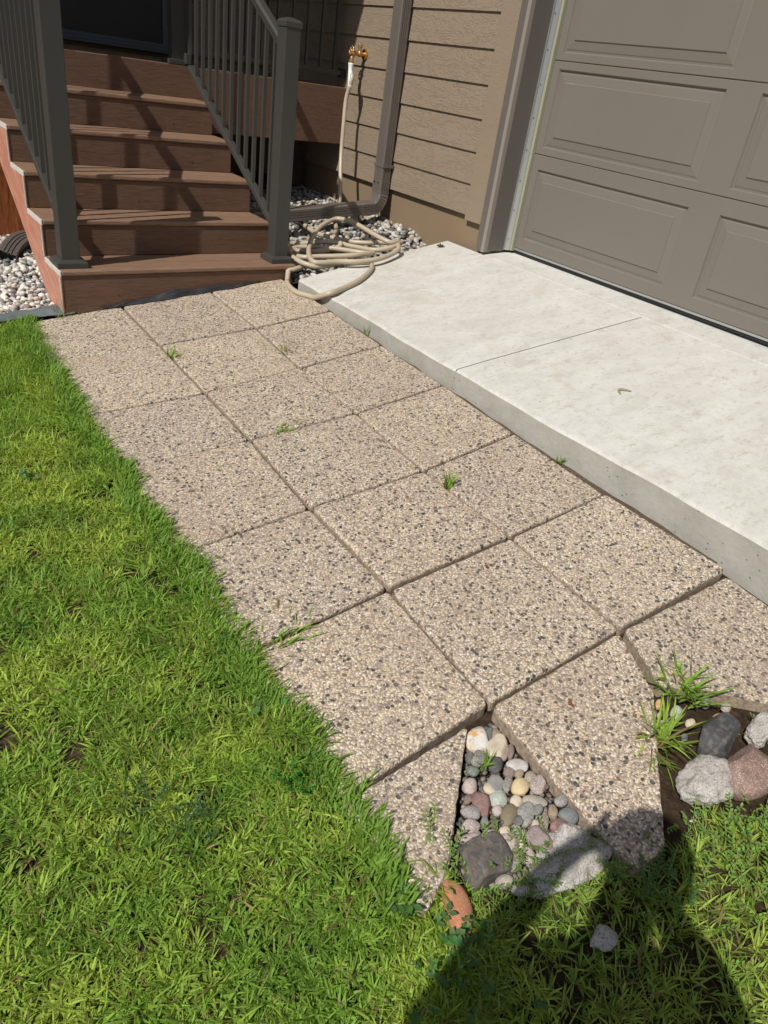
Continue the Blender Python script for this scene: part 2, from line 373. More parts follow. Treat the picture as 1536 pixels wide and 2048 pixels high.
# garage door: sections with pressed panels
gd = MB().box(XD+.032, XD+.05, -1.7, 3.27, .60, 3.0).build('garage_door', MT['garage'], house)
def section(z0, z1, pz0, pz1):
    mb = MB(); pan = []; y = 3.205
    while y > -1.4: pan.append((y-1.05, y)); y -= 1.226
    ys = [3.27]+[v for a, b in pan for v in (b, a)]+[-1.7]
    X = XD
    def q(ya, yb, za, zb, xa=X, xb=X): mb.add([(xa, ya, za), (xa, yb, za), (xb, yb, zb), (xb, ya, zb)], [(0, 1, 2, 3)])
    e = .0035
    q(-1.7, 3.27, z0+e, pz0); q(-1.7, 3.27, pz1, z1-e)
    q(-1.7, 3.27, z0, z0+e, X+.006, X); q(-1.7, 3.27, z1-e, z1, X, X+.006)
    for i in range(0, len(ys)-1, 2): q(ys[i+1], ys[i], pz0, pz1)
    prof = [(0, 0), (.006, .011), (.014, .011), (.020, .0085), (.060, .005), (.064, -.0005), (.07, -.0005)]
    for a, b in pan:
        for k in range(len(prof)-1):
            (i0, d0), (i1, d1) = prof[k], prof[k+1]
            r0 = [(X+d0, a+i0, pz0+i0), (X+d0, b-i0, pz0+i0), (X+d0, b-i0, pz1-i0), (X+d0, a+i0, pz1-i0)]
            r1 = [(X+d1, a+i1, pz0+i1), (X+d1, b-i1, pz0+i1), (X+d1, b-i1, pz1-i1), (X+d1, a+i1, pz1-i1)]
            mb.add(r0+r1, [(j, (j+1) % 4, 4+(j+1) % 4, 4+j) for j in range(4)])
        i1, d1 = prof[-1]; mb.add([(X+d1, a+i1, pz0+i1), (X+d1, b-i1, pz0+i1), (X+d1, b-i1, pz1-i1), (X+d1, a+i1, pz1-i1)], [(0, 1, 2, 3)])
    mb.box(X+.012, X+.03, -1.7, 3.27, z0+.001, z1-.001)
    return mb.build('door_section', MT['garage'], gd)
section(.612, 1.1565, .678, 1.078); section(1.1575, 1.6365, 1.196, 1.597); section(1.6375, 2.1165, 1.676, 2.077); section(2.1175, 2.60, 2.156, 2.557)
MB().loft([[(XD-.004, y, .601), (XD+.028, y, .601), (XD+.028, y, .612), (XD-.004, y, .612)] for y in (-1.7, 3.255)]).build('bottom_retainer', MT['galv'], gd)
MB().loft([[(XD+.002, y, .585), (XD+.03, y, .585), (XD+.03, y, .6005), (XD+.002, y, .6005)] for y in (-1.7, 3.25)]).build('bottom_seal', MT['black'], gd)
MB().box(XW+.02, XD+.3, -1.9, 3.37, 2.62, 4.0).build('garage_header', MT['siding'], house)
MB().box(XW+.02, XD+.3, -8, -1.72, -.6, 4.0).build('garage_side_wall', MT['siding'], house)
# front wall of the house behind the porch
FY = 6.28
fw = MB(); fw2 = MB()
for i in range(15):
    zb = 1.36+i*EXP
    fw.loft([[(x, FY, zb), (x, FY+.014, zb), (x, FY+.03, zb+EXP+.02), (x, FY+.013, zb+EXP+.02)] for x in (2.62, XW)])
    fw2.loft([[(x, FY, zb), (x, FY+.014, zb), (x, FY+.03, zb+EXP+.02), (x, FY+.013, zb+EXP+.02)] for x in (-2.2, .9)])
fw.build('front_siding', MT['siding'], house); fw2.build('front_siding', MT['siding'], house)
MB().box(-2.2, 3.5, FY+.033, FY+.3, -.4, 4.0).build('front_wall', MT['foundation'], house)
MB().box(2.47, 2.62, FY-.02, FY+.03, 1.33, 3.6).build('door_casing', MT['clad'], house, bevel=.004); MB().box(.88, 1.0, FY-.02, FY+.03, 1.33, 3.6).build('door_casing', MT['clad'], house, bevel=.004)
fd = MB().box(1.05, 2.40, FY+.005, FY+.03, 1.40, 3.45).build('front_door', MT['door'], house, bevel=.004)
MB().box(1.0, 1.05, FY-.012, FY+.03, 1.36, 3.5).build('storm_frame', MT['sill'], fd, bevel=.003)
MB().box(2.40, 2.47, FY-.012, FY+.03, 1.36, 3.5).box(2.425, 2.44, FY-.018, FY, 1.36, 3.5).build('storm_frame', MT['sill'], fd, bevel=.003)
MB().box(1.0, 2.47, FY-.10, FY+.03, 1.345, 1.362).box(1.0, 2.47, FY-.05, FY+.03, 1.362, 1.385).box(1.0, 2.47, FY-.02, FY+.02, 1.385, 1.405).build('door_sill', MT['sill'], fd, bevel=.002)
gl = MB().box(1.35, 2.06, FY-.001, FY+.004, 1.68, 3.2).build('door_glass', MT['glass'], fd)
for i in range(7): MB().box(1.38+.105*i, 1.395+.105*i, FY-.008, FY-.0015, 1.70, 3.2).build('muntin', MT['sill'], gl)
# roofs
MB().box(-2.3, XW-.002, 4.44, 6.6, 3.60, 3.85).build('porch_roof', MT['roof'], house)
MB().box(XW-.25, 9, -8.2, 8, 4.001, 4.2).build('garage_roof', MT['roof'], house)
MB().box(XD+.31, 9, -8, 8, 3.9, 3.999).build('garage_ceiling', MT['roof'], house)
# downspout with ribs, elbow and extension
def rect_prof(w, d, ribs=3, rd=.0035):
    p = []
    def side(a, b, n=ribs):
        a = Vector(a); b = Vector(b); t = (b-a); L = t.length; t.normalize(); nn = Vector((t.y, -t.x))
        p.append(a+t*.006)
        for k in range(n):
            cpos = .5 + (k-(n-1)/2)*.19
            for off, dp in ((-.035, 0), (-.018, -rd), (.018, -rd), (.035, 0)): p.append(a+t*L*(cpos+off)+nn*dp)
        p.append(b-t*.006)
    side((-w/2, -d/2), (w/2, -d/2)); side((w/2, -d/2), (w/2, d/2)); side((w/2, d/2), (-w/2, d/2)); side((-w/2, d/2), (-w/2, -d/2))
    return p
def sweep(mb, path, prof, up, scale=None, cap=True):
    path = [Vector(p) for p in path]; rings = []
    for i, p in enumerate(path):
        t = (path[min(i+1, len(path)-1)]-path[max(i-1, 0)]).normalized(); b = up.normalized(); n = b.cross(t).normalized()
        s = scale[i] if scale else 1
        rings.append([p + n*(q.x*s) + b*(q.y*s) for q in prof])
    return mb.loft(rings, cap)
ds = MB(); prof = rect_prof(.078, .098)
dx, dy = XW-.048, 4.383
sweep(ds, [(dx, dy, 4.0), (dx, dy, .74)], prof, Vector((0, 1, 0)))
dso = ds.build('downspout', MT['gutter'], house, smooth=False)
el = MB(); pth = [(dx, dy, .80), (dx, dy, .735)]; sc_ = [1.05, 1.05]
cx_, cz_, rr = dx-.105, .725, .105
nst = 30
for i in range(nst+1):
    a = R(82)*i/nst; pth.append((cx_+rr*math.cos(a), dy-.03*i/nst, cz_-rr*math.sin(a))); sc_.append(1.07 if (i//2) % 2 == 0 else 1.02)
ax = Vector((-1, -.045, -.075)).normalized(); last = Vector(pth[-1])
for k in (.03, .10): pth.append(tuple(last+ax*k)); sc_.append(1.05)
sweep(el, pth, prof, Vector((0, 1, 0)), sc_); el.build('elbow', MT['gutter'], dso)
sweep(MB(), [tuple(last+ax*k) for k in (.07, .95)], prof, Vector((0, 1, 0))).build('extension', MT['gutter'], dso)
MB().box(dx-.042, XW+.006, dy-.056, dy+.056, .885, .905).build('strap', MT['gutter'], dso, bevel=.001)
for zz in (.785,):
    for oy in (-.02, .025): MB().tube([(dx-.04, dy+oy, zz), (dx-.046, dy+oy, zz)], .005, 8).build('screw', MT['screw'], dso)
# brass faucet
fx, fy, fz = XW, 4.815, 1.535
fa = MB()
def disc(p0, p1, r): fa.tube([p0, p1], r, 20)
disc((fx+.005, fy, fz), (fx-.008, fy, fz), .034)
fa.tube([(fx, fy, fz), (fx-.03, fy, fz), (fx-.034, fy, fz), (fx-.055, fy, fz), (fx-.06, fy, fz), (fx-.085, fy, fz)], [.013, .013, .019, .019, .015, .015], 14)
fa.tube([(fx-.045, fy, fz+.004), (fx-.045, fy, fz+.035), (fx-.045, fy, fz+.04), (fx-.045, fy, fz+.058)], [.012, .012, .016, .016], 14)
fa.tube(spline([(fx-.07, fy, fz), (fx-.093, fy, fz-.008), (fx-.105, fy, fz-.03), (fx-.108, fy, fz-.052)], 4), .014, 14)
fa.tube([(fx-.108, fy, fz-.045), (fx-.108, fy, fz-.066)], .019, 8)
fao = fa.build('faucet', MT['brass'], house, smooth=False, bevel=.0015)
hw = MB(); hc = Vector((fx-.112, fy+.002, fz+.012)); hn = Vector((-1, .1, .25)).normalized(); ha = hn.orthogonal().normalized(); hb = hn.cross(ha)
ring = [hc+(ha*math.cos(t)+hb*math.sin(t))*(.024+.0028*math.cos(8*t)) for t in [2*math.pi*i/48 for i in range(49)]]
hw.tube(ring, .0058, 8, cap=False)
for k in range(4):
    t = math.pi/2*k+.4; hw.tube([hc+hn*-.003, hc+(ha*math.cos(t)+hb*math.sin(t))*.023], .0038, 6)
hw.tube([hc+hn*.006, hc-hn*.035], .0062, 10); hw.build('handwheel', MT['brass'], fao, smooth=True)

# ------------------------------------------------------------------ porch deck and stairs
XL, XR = .875, 2.06
stairs = thing('porch_stairs', 'brown composite porch stairs of six risers with dark bronze railings on both sides', 'stairs', (1.47, 3.67, .22))
rnd = random.Random(5)
def yr(n): return Y0+.0075+(n-1)*RUN     # face of riser n
xr_ = [2.145, 2.118, 2.126, 2.124, 2.12]
for n in range(1, 6):
    zb = (.14 if n == 1 else Z0+(n-2)*RISE+.026); zt = Z0+(n-1)*RISE
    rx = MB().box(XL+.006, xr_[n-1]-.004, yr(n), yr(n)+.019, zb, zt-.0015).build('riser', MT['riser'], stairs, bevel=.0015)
    for sx in (1.13, 1.47, 1.86):
        for dz in (.045, .14):
            if rnd.random() < .3 and n > 1: continue
            x = sx+rnd.uniform(-.03, .03); z = zb+dz if n > 1 else zb+.12+dz*.9
            if z < zt-.02: MB().tube([(x, yr(n)+.001, z), (x, yr(n)-.0012, z)], .0042, 8).build('screw', MT['screw'], rx)
    # tread of two boards
    ya = Y0+(n-1)*RUN; yb = yr(n+1)-.001; ym = (ya+yb)/2
    xR = xr_[n-1]+.006
    for a, b in ((ya, ym-.002), (ym+.002, yb)):
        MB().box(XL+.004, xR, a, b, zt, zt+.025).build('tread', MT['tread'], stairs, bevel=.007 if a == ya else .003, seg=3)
        MB().box(XL-.003, XL+.0035, a+.001, b-.001, zt-.001, zt+.024).build('tread_end_trim', MT['endgrain'], stairs, bevel=.0015)
# side panels (saw-tooth) with trim on riser ends
saw = []
for n in range(1, 6):
    saw += [(yr(n)-.002, .16 if n == 1 else Z0+(n-2)*RISE+.0), (yr(n)-.002, Z0+(n-1)*RISE-.002)]
saw2 = [(yr(1)-.002, .16)]
for n in range(1, 6):
    zt = Z0+(n-1)*RISE-.002
    saw2 += [(yr(n)-.002, zt), (yr(n+1)-.0025, zt)]
zt6 = Z0+5*RISE
saw2 += [(yr(6)-.0025, zt6+.02), (5.02, zt6+.02), (5.02, .94)] 
low = [(4.704, .737), (4.345, .512), (4.003, .285), (3.86, .195), (3.80, .16)]
side_poly = saw2 + low
for xa, xb in ((XL-.004, XL+.005), ):
    MB().prism(side_poly, 'x', xa, xb).build('side_panel', MT['stringer'], stairs)
for x in (1.30, 1.72, 2.03):
    MB().prism([(yr(1)+.03, .20)]+[(a+.03, b-.006) for a, b in saw2[1:-4]]+[(5.0, .88), (4.9, .86)]+low, 'x', x, x+.038).build('stringer', MT['wood'], stairs)
for n in range(1, 6):
    zb = (.17 if n == 1 else Z0+(n-2)*RISE+.026)
    MB().box(XL-.0055, XL-.001, yr(n)-.0045, yr(n)+.003, zb, Z0+(n-1)*RISE-.002).build('corner_trim', MT['endgrain'], stairs)
T1 = Z0+.025
def newel(px, py, zb, zt, parent, w=.086):
    h = w/2
    po = MB().box(px-h, px+h, py-h, py+h, zb, zt-.035).build('newel_post', MT['rail'], parent, bevel=.003)
    MB().loft([[(px+sx*a, py+sy*a, z) for sx, sy in ((-1,-1),(1,-1),(1,1),(-1,1))] for a, z in ((h+.004, zt-.036), (h+.004, zt-.012), (h-.004, zt-.004), (h*.25, zt+.006))]).build('post_cap', MT['rail'], po, bevel=.0015)
    MB().loft([[(px+sx*a, py+sy*a, z) for sx, sy in ((-1,-1),(1,-1),(1,1),(-1,1))] for a, z in ((h+.028, zb), (h+.028, zb+.026), (h+.008, zb+.036), (h+.001, zb+.037))]).build('post_skirt', MT['rail'], po, bevel=.0015)
    return po
PYc = 3.753
newel(.945, PYc, T1, 1.612, stairs); newel(2.083, PYc-.003, T1, 1.612, stairs)
def rail_side(px):
    zb = lambda y: .605+.585*(y-3.82); ztp = lambda y: 1.505+.585*(y-3.86)
    ye = 5.10
    def bar(y0, y1, f, hw, t0, t1, name, bev=.003):
        MB().loft([[(px-hw, y, f(y)+t0), (px+hw, y, f(y)+t0), (px+hw, y, f(y)+t1), (px-hw, y, f(y)+t1)] for y in (y0, y1)]).build(name, MT['rail'], stairs, bevel=bev)
    bar(PYc+.044, ye, zb, .019, 0, .036, 'bottom_rail'); bar(PYc+.044, ye, ztp, .017, 0, .03, 'rail_support', .002)
    MB().loft([[(px+a*.028, y, ztp(y)+.03+b) for a, b in ((-1, 0), (1, 0), (1, .018), (.6, .027), (-.6, .027), (-1, .018))] for y in (PYc+.042, ye)]).build('handrail', MT['rail'], stairs, bevel=.002)
    y = 3.885
    while y < 5.08:
        MB().box(px-.0095, px+.0095, y-.0095, y+.0095, zb(y)+.03, ztp(y)+.005).build('baluster', MT['rail'], stairs)
        y += .1015
rail_side(.945); rail_side(2.083)
MB().box(2.083-.024, 2.083+.024, 3.79, 3.80, .60, .655).build('rail_bracket', MT['rail'], stairs, bevel=.002)
# deck
DY = yr(6); DZ = 1.3127
deck = thing('porch_deck', 'dark porch deck with brown composite rim board and bronze guard rail against the siding', 'deck', (1.6, 5.5, 1.0))
MB().box(XL, XW+.005, DY, DY+.022, Z0+4*RISE+.026-.19, DZ-.001).build('rim_board', MT['riser'], deck, bevel=.002)
for i in range(9):
    ya = DY+.001+i*.141
    MB().box(XL-.5, XW+.005, ya+(.022 if i == 0 else 0), ya+.137, DZ-.024, DZ+.001).build('deck_board', MT['tread'], deck, bevel=.003)
MB().box(.35, XL+.22, DY+.03, DY+.06, .20, DZ-.026).build('skirt_board', MT['wood'], deck)
MB().box(2.13, 2.27, DY+.5, DY+.64, .3, 1.26).box(3.0, 3.14, DY+.5, DY+.64, .3, 1.26).build('deck_pier', MT['wood'], deck)
MB().box(1.98, 2.07, DY+.021, DY+.1, DZ+.0015, 2.4).build('top_newel', MT['rail'], deck, bevel=.003)
MB().box(1.95, 2.10, DY+.003, DY+.13, DZ+.0012, DZ+.03).build('post_skirt', MT['rail'], deck, bevel=.004)
MB().box(2.07, XW-.03, DY+.045, DY+.085, 1.385, 1.42).build('guard_bottom_rail', MT['rail'], deck, bevel=.003)
MB().box(XW-.035, XW, DY+.038, DY+.092, 1.375, 1.43).build('rail_bracket', MT['black'], deck, bevel=.003)
MB().box(2.07, XW, DY+.035, DY+.095, 2.28, 2.33).build('guard_top_rail', MT['rail'], deck, bevel=.003)
x = 2.15
while x < XW-.06:
    MB().box(x-.0095, x+.0095, DY+.055, DY+.075, 1.41, 2.29).build('guard_baluster', MT['rail'], deck); x += .115
MB().box(2.05, 2.085, DY-.02, DY+.02, DZ+.01, DZ+.07).build('rail_bracket', MT['rail'], deck, bevel=.004)
# ------------------------------------------------------------------ pavers
GX = {0: [1.090, 1.109, 1.112, 1.135, 1.140, 1.149, 1.155], 1: [1.570, 1.584, 1.574, 1.590, 1.595, 1.625, 1.632], 2: [2.054, 2.040, 2.050, 2.062, 2.063, 2.071, 2.072], -1: [.648, .652, .657, .668, .690, .695, .708]}
GYY = {-1: [.758, 1.232, 1.693, 2.216, 2.640, 3.16, 3.655], 0: [.771, 1.234, 1.689, 2.173, 2.593, 3.117, 3.66], 1: [.761, 1.225, 1.672, 2.145, 2.609, 3.097, 3.662], 2: [.741, 1.222, 1.700, 2.164, 2.640, 3.123, 3.66]}
ptag = 'exposed aggregate pavers of the walkway'
prnd = random.Random(11)
def rounded(poly, r=.014, n=4):
    out = []; L = len(poly)
    for i in range(L):
        p = Vector(poly[i]); a = (Vector(poly[i-1])-p); b = (Vector(poly[(i+1) % L])-p); ra = min(r, a.length*.4, b.length*.4)
        p0 = p+a.normalized()*ra; p1 = p+b.normalized()*ra
        for k in range(n+1):
            t = k/n; out.append(p0*(1-t)**2+p*2*t*(1-t)+p1*t*t)
    return out
def chip(poly, amp, seed, step=.02):
    out = []; L = len(poly)
    for i in range(L):
        a = Vector(poly[i]); b = Vector(poly[(i+1) % L]); n = max(1, int((b-a).length/step))
        for k in range(n):
            p = a.lerp(b, k/n); nv = mnoise.noise(Vector((p.x*38, p.y*38, seed)))+.5*mnoise.noise(Vector((p.x*110, p.y*110, seed)))
            d = (b-a).normalized(); out.append(p+Vector((-d.y, d.x))*nv*amp)
    return out
def paver(poly, label, dz=0.0, tx=0, ty=0, amp=.0015, th=.05):
    poly = [Vector(p) for p in poly]; c = sum(poly, Vector((0, 0)))/len(poly)
    # shrink for the joint
    gp = [p+Vector((math.copysign(.0058, c.x-p.x), math.copysign(.0036 if c.y < 1.3 else .0052, c.y-p.y))) for p in poly]
    out = chip(rounded(gp), amp, prnd.random()*9)
    z = lambda p: G(p.x, p.y)+dz+tx*(p.x-c.x)+ty*(p.y-c.y)
    rings = []
    for ins, dn in ((0, -th), (0, -.010), (.0015, -.004), (.005, -.0008), (.011, 0)):
        rings.append([(q.x, q.y, z(q)+dn) for q in [p+(c-p).normalized()*ins for p in out]])
    mb = MB().loft(rings)
    o = link('paver', mb.mesh('paver'), [MT['agg'], MT['aggside']])
    n = len(out)
    for i, p in enumerate(o.data.polygons): p.material_index = 1 if i < 1*n else 0
    o.data.update()
    return tag(o, label, 'paver', ptag)
ordn = ['first', 'second', 'third', 'fourth', 'fifth', 'sixth']
colname = {-1: 'in the column along the lawn', 0: 'in the middle column', 1: 'in the column along the concrete slab'}
for i in (-1, 0, 1):
    for j in range(6):
        P = [(GX[i][j], GYY[i][j]), (GX[i+1][j], GYY[i+1][j]), (GX[i+1][j+1], GYY[i+1][j+1]), (GX[i][j+1], GYY[i][j+1])]
        if i == -1 and j < 6: P[0] = (P[0][0]-(.0 if j < 3 else .02), P[0][1])
        dz = prnd.uniform(-.002, .002); ty = prnd.uniform(-.006, .006); tx = prnd.uniform(-.006, .002)
        if (i, j) == (1, 0): dz, ty, tx = .000, .0, .018
        if (i, j) == (0, 0): dz, ty, tx = -.004, .003, 0
        if (i, j) == (-1, 0): dz, ty = -.001, 0
        if (i, j) in ((0, 1), (-1, 1)): dz, ty, tx = .003, -.006, -.009
        if (i, j) == (1, 1): dz, tx = -.001, -.004
        paver(P, 'full speckled aggregate paver %s, %s from the stairs' % (colname[i], ordn[5-j]), dz, tx, ty)
TP = [(1.078, .745), (1.560, .738), (1.548, .600), (1.455, .552), (1.148, .292), (1.066, .298), (1.063, .41)]
TP = [(1.082, .766), (1.556, .757), (1.474, .572), (1.148, .292), (1.062, .298), (1.058, .41)]
paver([TP[k] for k in (5, 4, 3, 2, 1, 0)], 'cut paver with a slanted edge pointing at the shadow of the photographer', -.002, 0, .004, .003)
paver([(1.492, .572), (1.573, .512), (1.70, .372), (2.04, .30), (2.058, .737), (1.574, .757)], 'paver broken at its lower edge, sunk beside the concrete slab at the right edge', -.009, -.034, 0, .004)
paver([(.652, .485), (.668, .478), (.757, .515), (1.005, .756), (.640, .757)], 'triangular cut paver between the grass and the pebble gap', -.002, 0, 0, .0035)
def sheet(name, poly_x, poly_y, fz, mat, nx, ny, kind=None):
    vs_ = []; 
    for j in range(ny+1):
        for i in range(nx+1):
            x = poly_x[0]+(poly_x[1]-poly_x[0])*i/nx; y = poly_y[0]+(poly_y[1]-poly_y[0])*j/ny; vs_.append((x, y, fz(x, y)))
    fs = [(j*(nx+1)+i, j*(nx+1)+i+1, (j+1)*(nx+1)+i+1, (j+1)*(nx+1)+i) for j in range(ny) for i in range(nx)]
    o = MB().add(vs_, fs).build(name, mat, smooth=True)
    if kind: o['kind'] = kind
    return o
sandm = NM('joint_sand', .95, .1); _v = sandm.coord(); _n = sandm.noise(_v, 120, 5, .7); _k = sandm.noise(_v, 5, 3)
_c = sandm.ramp(_n.outputs[0], [(.3, (.05,.035,.025)), (.7, (.17,.13,.095))]); sandm.col(sandm.mix(sandm.mr(_k.outputs[0], .42, .6), _c, (.10, .07, .05))); sandm.bump(_n.outputs[0], .8, .004)
sheet('walkway_bedding', (.68, 2.09), (.79, 3.66), lambda x, y: G(x, y)-.021+.008*mnoise.noise(Vector((x*9, y*9, 2))), sandm.m, 60, 100, 'structure')

# ------------------------------------------------------------------ stones
STM = {
 'quartz': mat_stone('st_quartz', (.68,.64,.55), var=.1, second=(.62,.33,.10)), 'slate': mat_stone('st_slate', (.115,.125,.13)), 'tan': mat_stone('st_tan', (.36,.27,.16), (.2,.14,.09), .25),
 'cream': mat_stone('st_cream', (.60,.49,.34), var=.12), 'brown': mat_stone('st_brown', (.22,.15,.12), (.32,.24,.2), .2), 'darkspeck': mat_stone('st_darkspeck', (.19,.175,.155), (.42,.39,.34), .28),
 'charcoal': mat_stone('st_charcoal', (.062,.064,.07), var=.15), 'whitegrey': mat_stone('st_whitegrey', (.52,.49,.46), (.36,.33,.32), .2), 'greengrey': mat_stone('st_greengrey', (.15,.19,.15), (.28,.32,.25), .2),
 'pinkwhite': mat_stone('st_pinkwhite', (.52,.42,.37), (.40,.29,.26), .3), 'grey': mat_stone('st_grey', (.24,.235,.215)), 'tanspeck': mat_stone('st_tanspeck', (.30,.235,.17), (.5,.42,.33), .22),
 'yellow': mat_stone('st_yellow', (.63,.47,.21), var=.1), 'pinkspeck': mat_stone('st_pinkspeck', (.38,.29,.26), (.60,.52,.47), .3), 'palegreen': mat_stone('st_palegreen', (.36,.40,.32), (.55,.56,.48), .25),
 'maroon': mat_stone('st_maroon', (.22,.105,.09), (.35,.2,.18), .15), 'greybeige': mat_stone('st_greybeige', (.37,.32,.25), (.5,.45,.37), .2), 'greyspeck': mat_stone('st_greyspeck', (.34,.32,.29), (.16,.15,.14), .25),
 'olive': mat_stone('st_olive', (.22,.175,.095), var=.12), 'bluegrey': mat_stone('st_bluegrey', (.17,.195,.19), (.3,.32,.3), .1), 'darkolive': mat_stone('st_darkolive', (.135,.13,.085)),
 'creamwhite': mat_stone('st_creamwhite', (.63,.55,.41), var=.1), 'mauve': mat_stone('st_mauve', (.26,.19,.185), (.4,.32,.3), .2), 'bigdark': mat_stone('st_bigdark', (.095,.085,.08), (.25,.21,.17), .05, var=.3, second=(.14,.115,.09)),
 'granite': mat_stone('st_granite', (.47,.43,.38), (.22,.20,.18), .26, 140, .85, bump=.6), 'redgranite': mat_stone('st_redgranite', (.26,.145,.11), (.45,.35,.28), .2, 130, .75, bump=.4),
 'orangetan': mat_stone('st_orangetan', (.46,.245,.12)), 'orangeyellow': mat_stone('st_orangeyellow', (.62,.36,.10)), 'terracotta': mat_stone('st_terracotta', (.50,.165,.05), (.58,.30,.16), .10, 150, .85, var=.14, bump=.25)}
import bmesh
_ico = {}
def ico(n):
    if n not in _ico:
        bm = bmesh.new(); bmesh.ops.create_icosphere(bm, subdivisions=n, radius=1); bm.verts.ensure_lookup_table()
        _ico[n] = ([v.co.copy() for v in bm.verts], [tuple(v.index for v in f.verts) for f in bm.faces]); bm.free()
    return _ico[n]
def rock(u, v, mat, kind, seed, label, group, cx, cy, name, cat, hz=None, lift=-.008, base=G):
    r_ = random.Random(seed); sub = 5 if (kind == 'j' or math.hypot(*u) > .03) else 4
    vs0, fs = ico(sub); U = Vector((u[0], u[1], 0.1155*u[0]+.0312*u[1])); V = Vector((v[0], v[1], 0.1155*v[0]+.0312*v[1]))
    lu, lv = U.length, V.length; h = hz or (.62*min(lu, lv)+.12*max(lu, lv) if mat != 'granite' or lu < .07 else .034); W = Vector((-.11, -.03, 1)).normalized()*h
    # tilt a little
    planes = []
    for k in range((8 if lu > .035 else 11) if kind == 'a' else 14):
        d = Vector((r_.gauss(0, 1), r_.gauss(0, 1), r_.gauss(0, .9))).normalized(); planes.append((d, r_.uniform(.62, .88) if (kind == 'a' and lu > .035) else r_.uniform(.74, 1.0)))
    planes.append((Vector((r_.uniform(-.3, .3), r_.uniform(-.3, .3), 1)).normalized(), .74))
    off = Vector((seed*3.17, seed*1.31, seed*.77)); out = []
    for p in vs0:
        if kind == 'a' or kind == 'r':
            e = (60 if lu > .03 else 18) if kind == 'a' else 5
            s = sum((max(0, p.dot(d))/k)**e for d, k in planes)
            s = (s + (1/1.12)**e)**(-1/e)
            s *= 1+.05*mnoise.noise(p*1.4+off)+.012*mnoise.noise(p*6+off)
            if kind == 'r': s = .74*s+.26*(1+.06*mnoise.noise(p*1.1+off))*.96
        else:
            q = sum((max(0, p.dot(d))/k)**9 for d, k in planes); s = (q+(1/1.15)**9)**(-1/9)
            s *= 1+.20*mnoise.noise(p*1.7+off)+.10*mnoise.noise(p*4+off)+.055*mnoise.noise(p*9+off)+.03*mnoise.noise(p*19+off)
        out.append(U*(p.x*s)+V*(p.y*s)+W*(p.z*s))
    o = bpy.data.objects.new(name, None)
    me = bpy.data.meshes.new(name); me.from_pydata(out, [], fs); me.update()
    o = link(name, me, STM[mat], None, True); o.location = (cx, cy, base(cx, cy)+lift)
    return tag(o, label, cat, group)
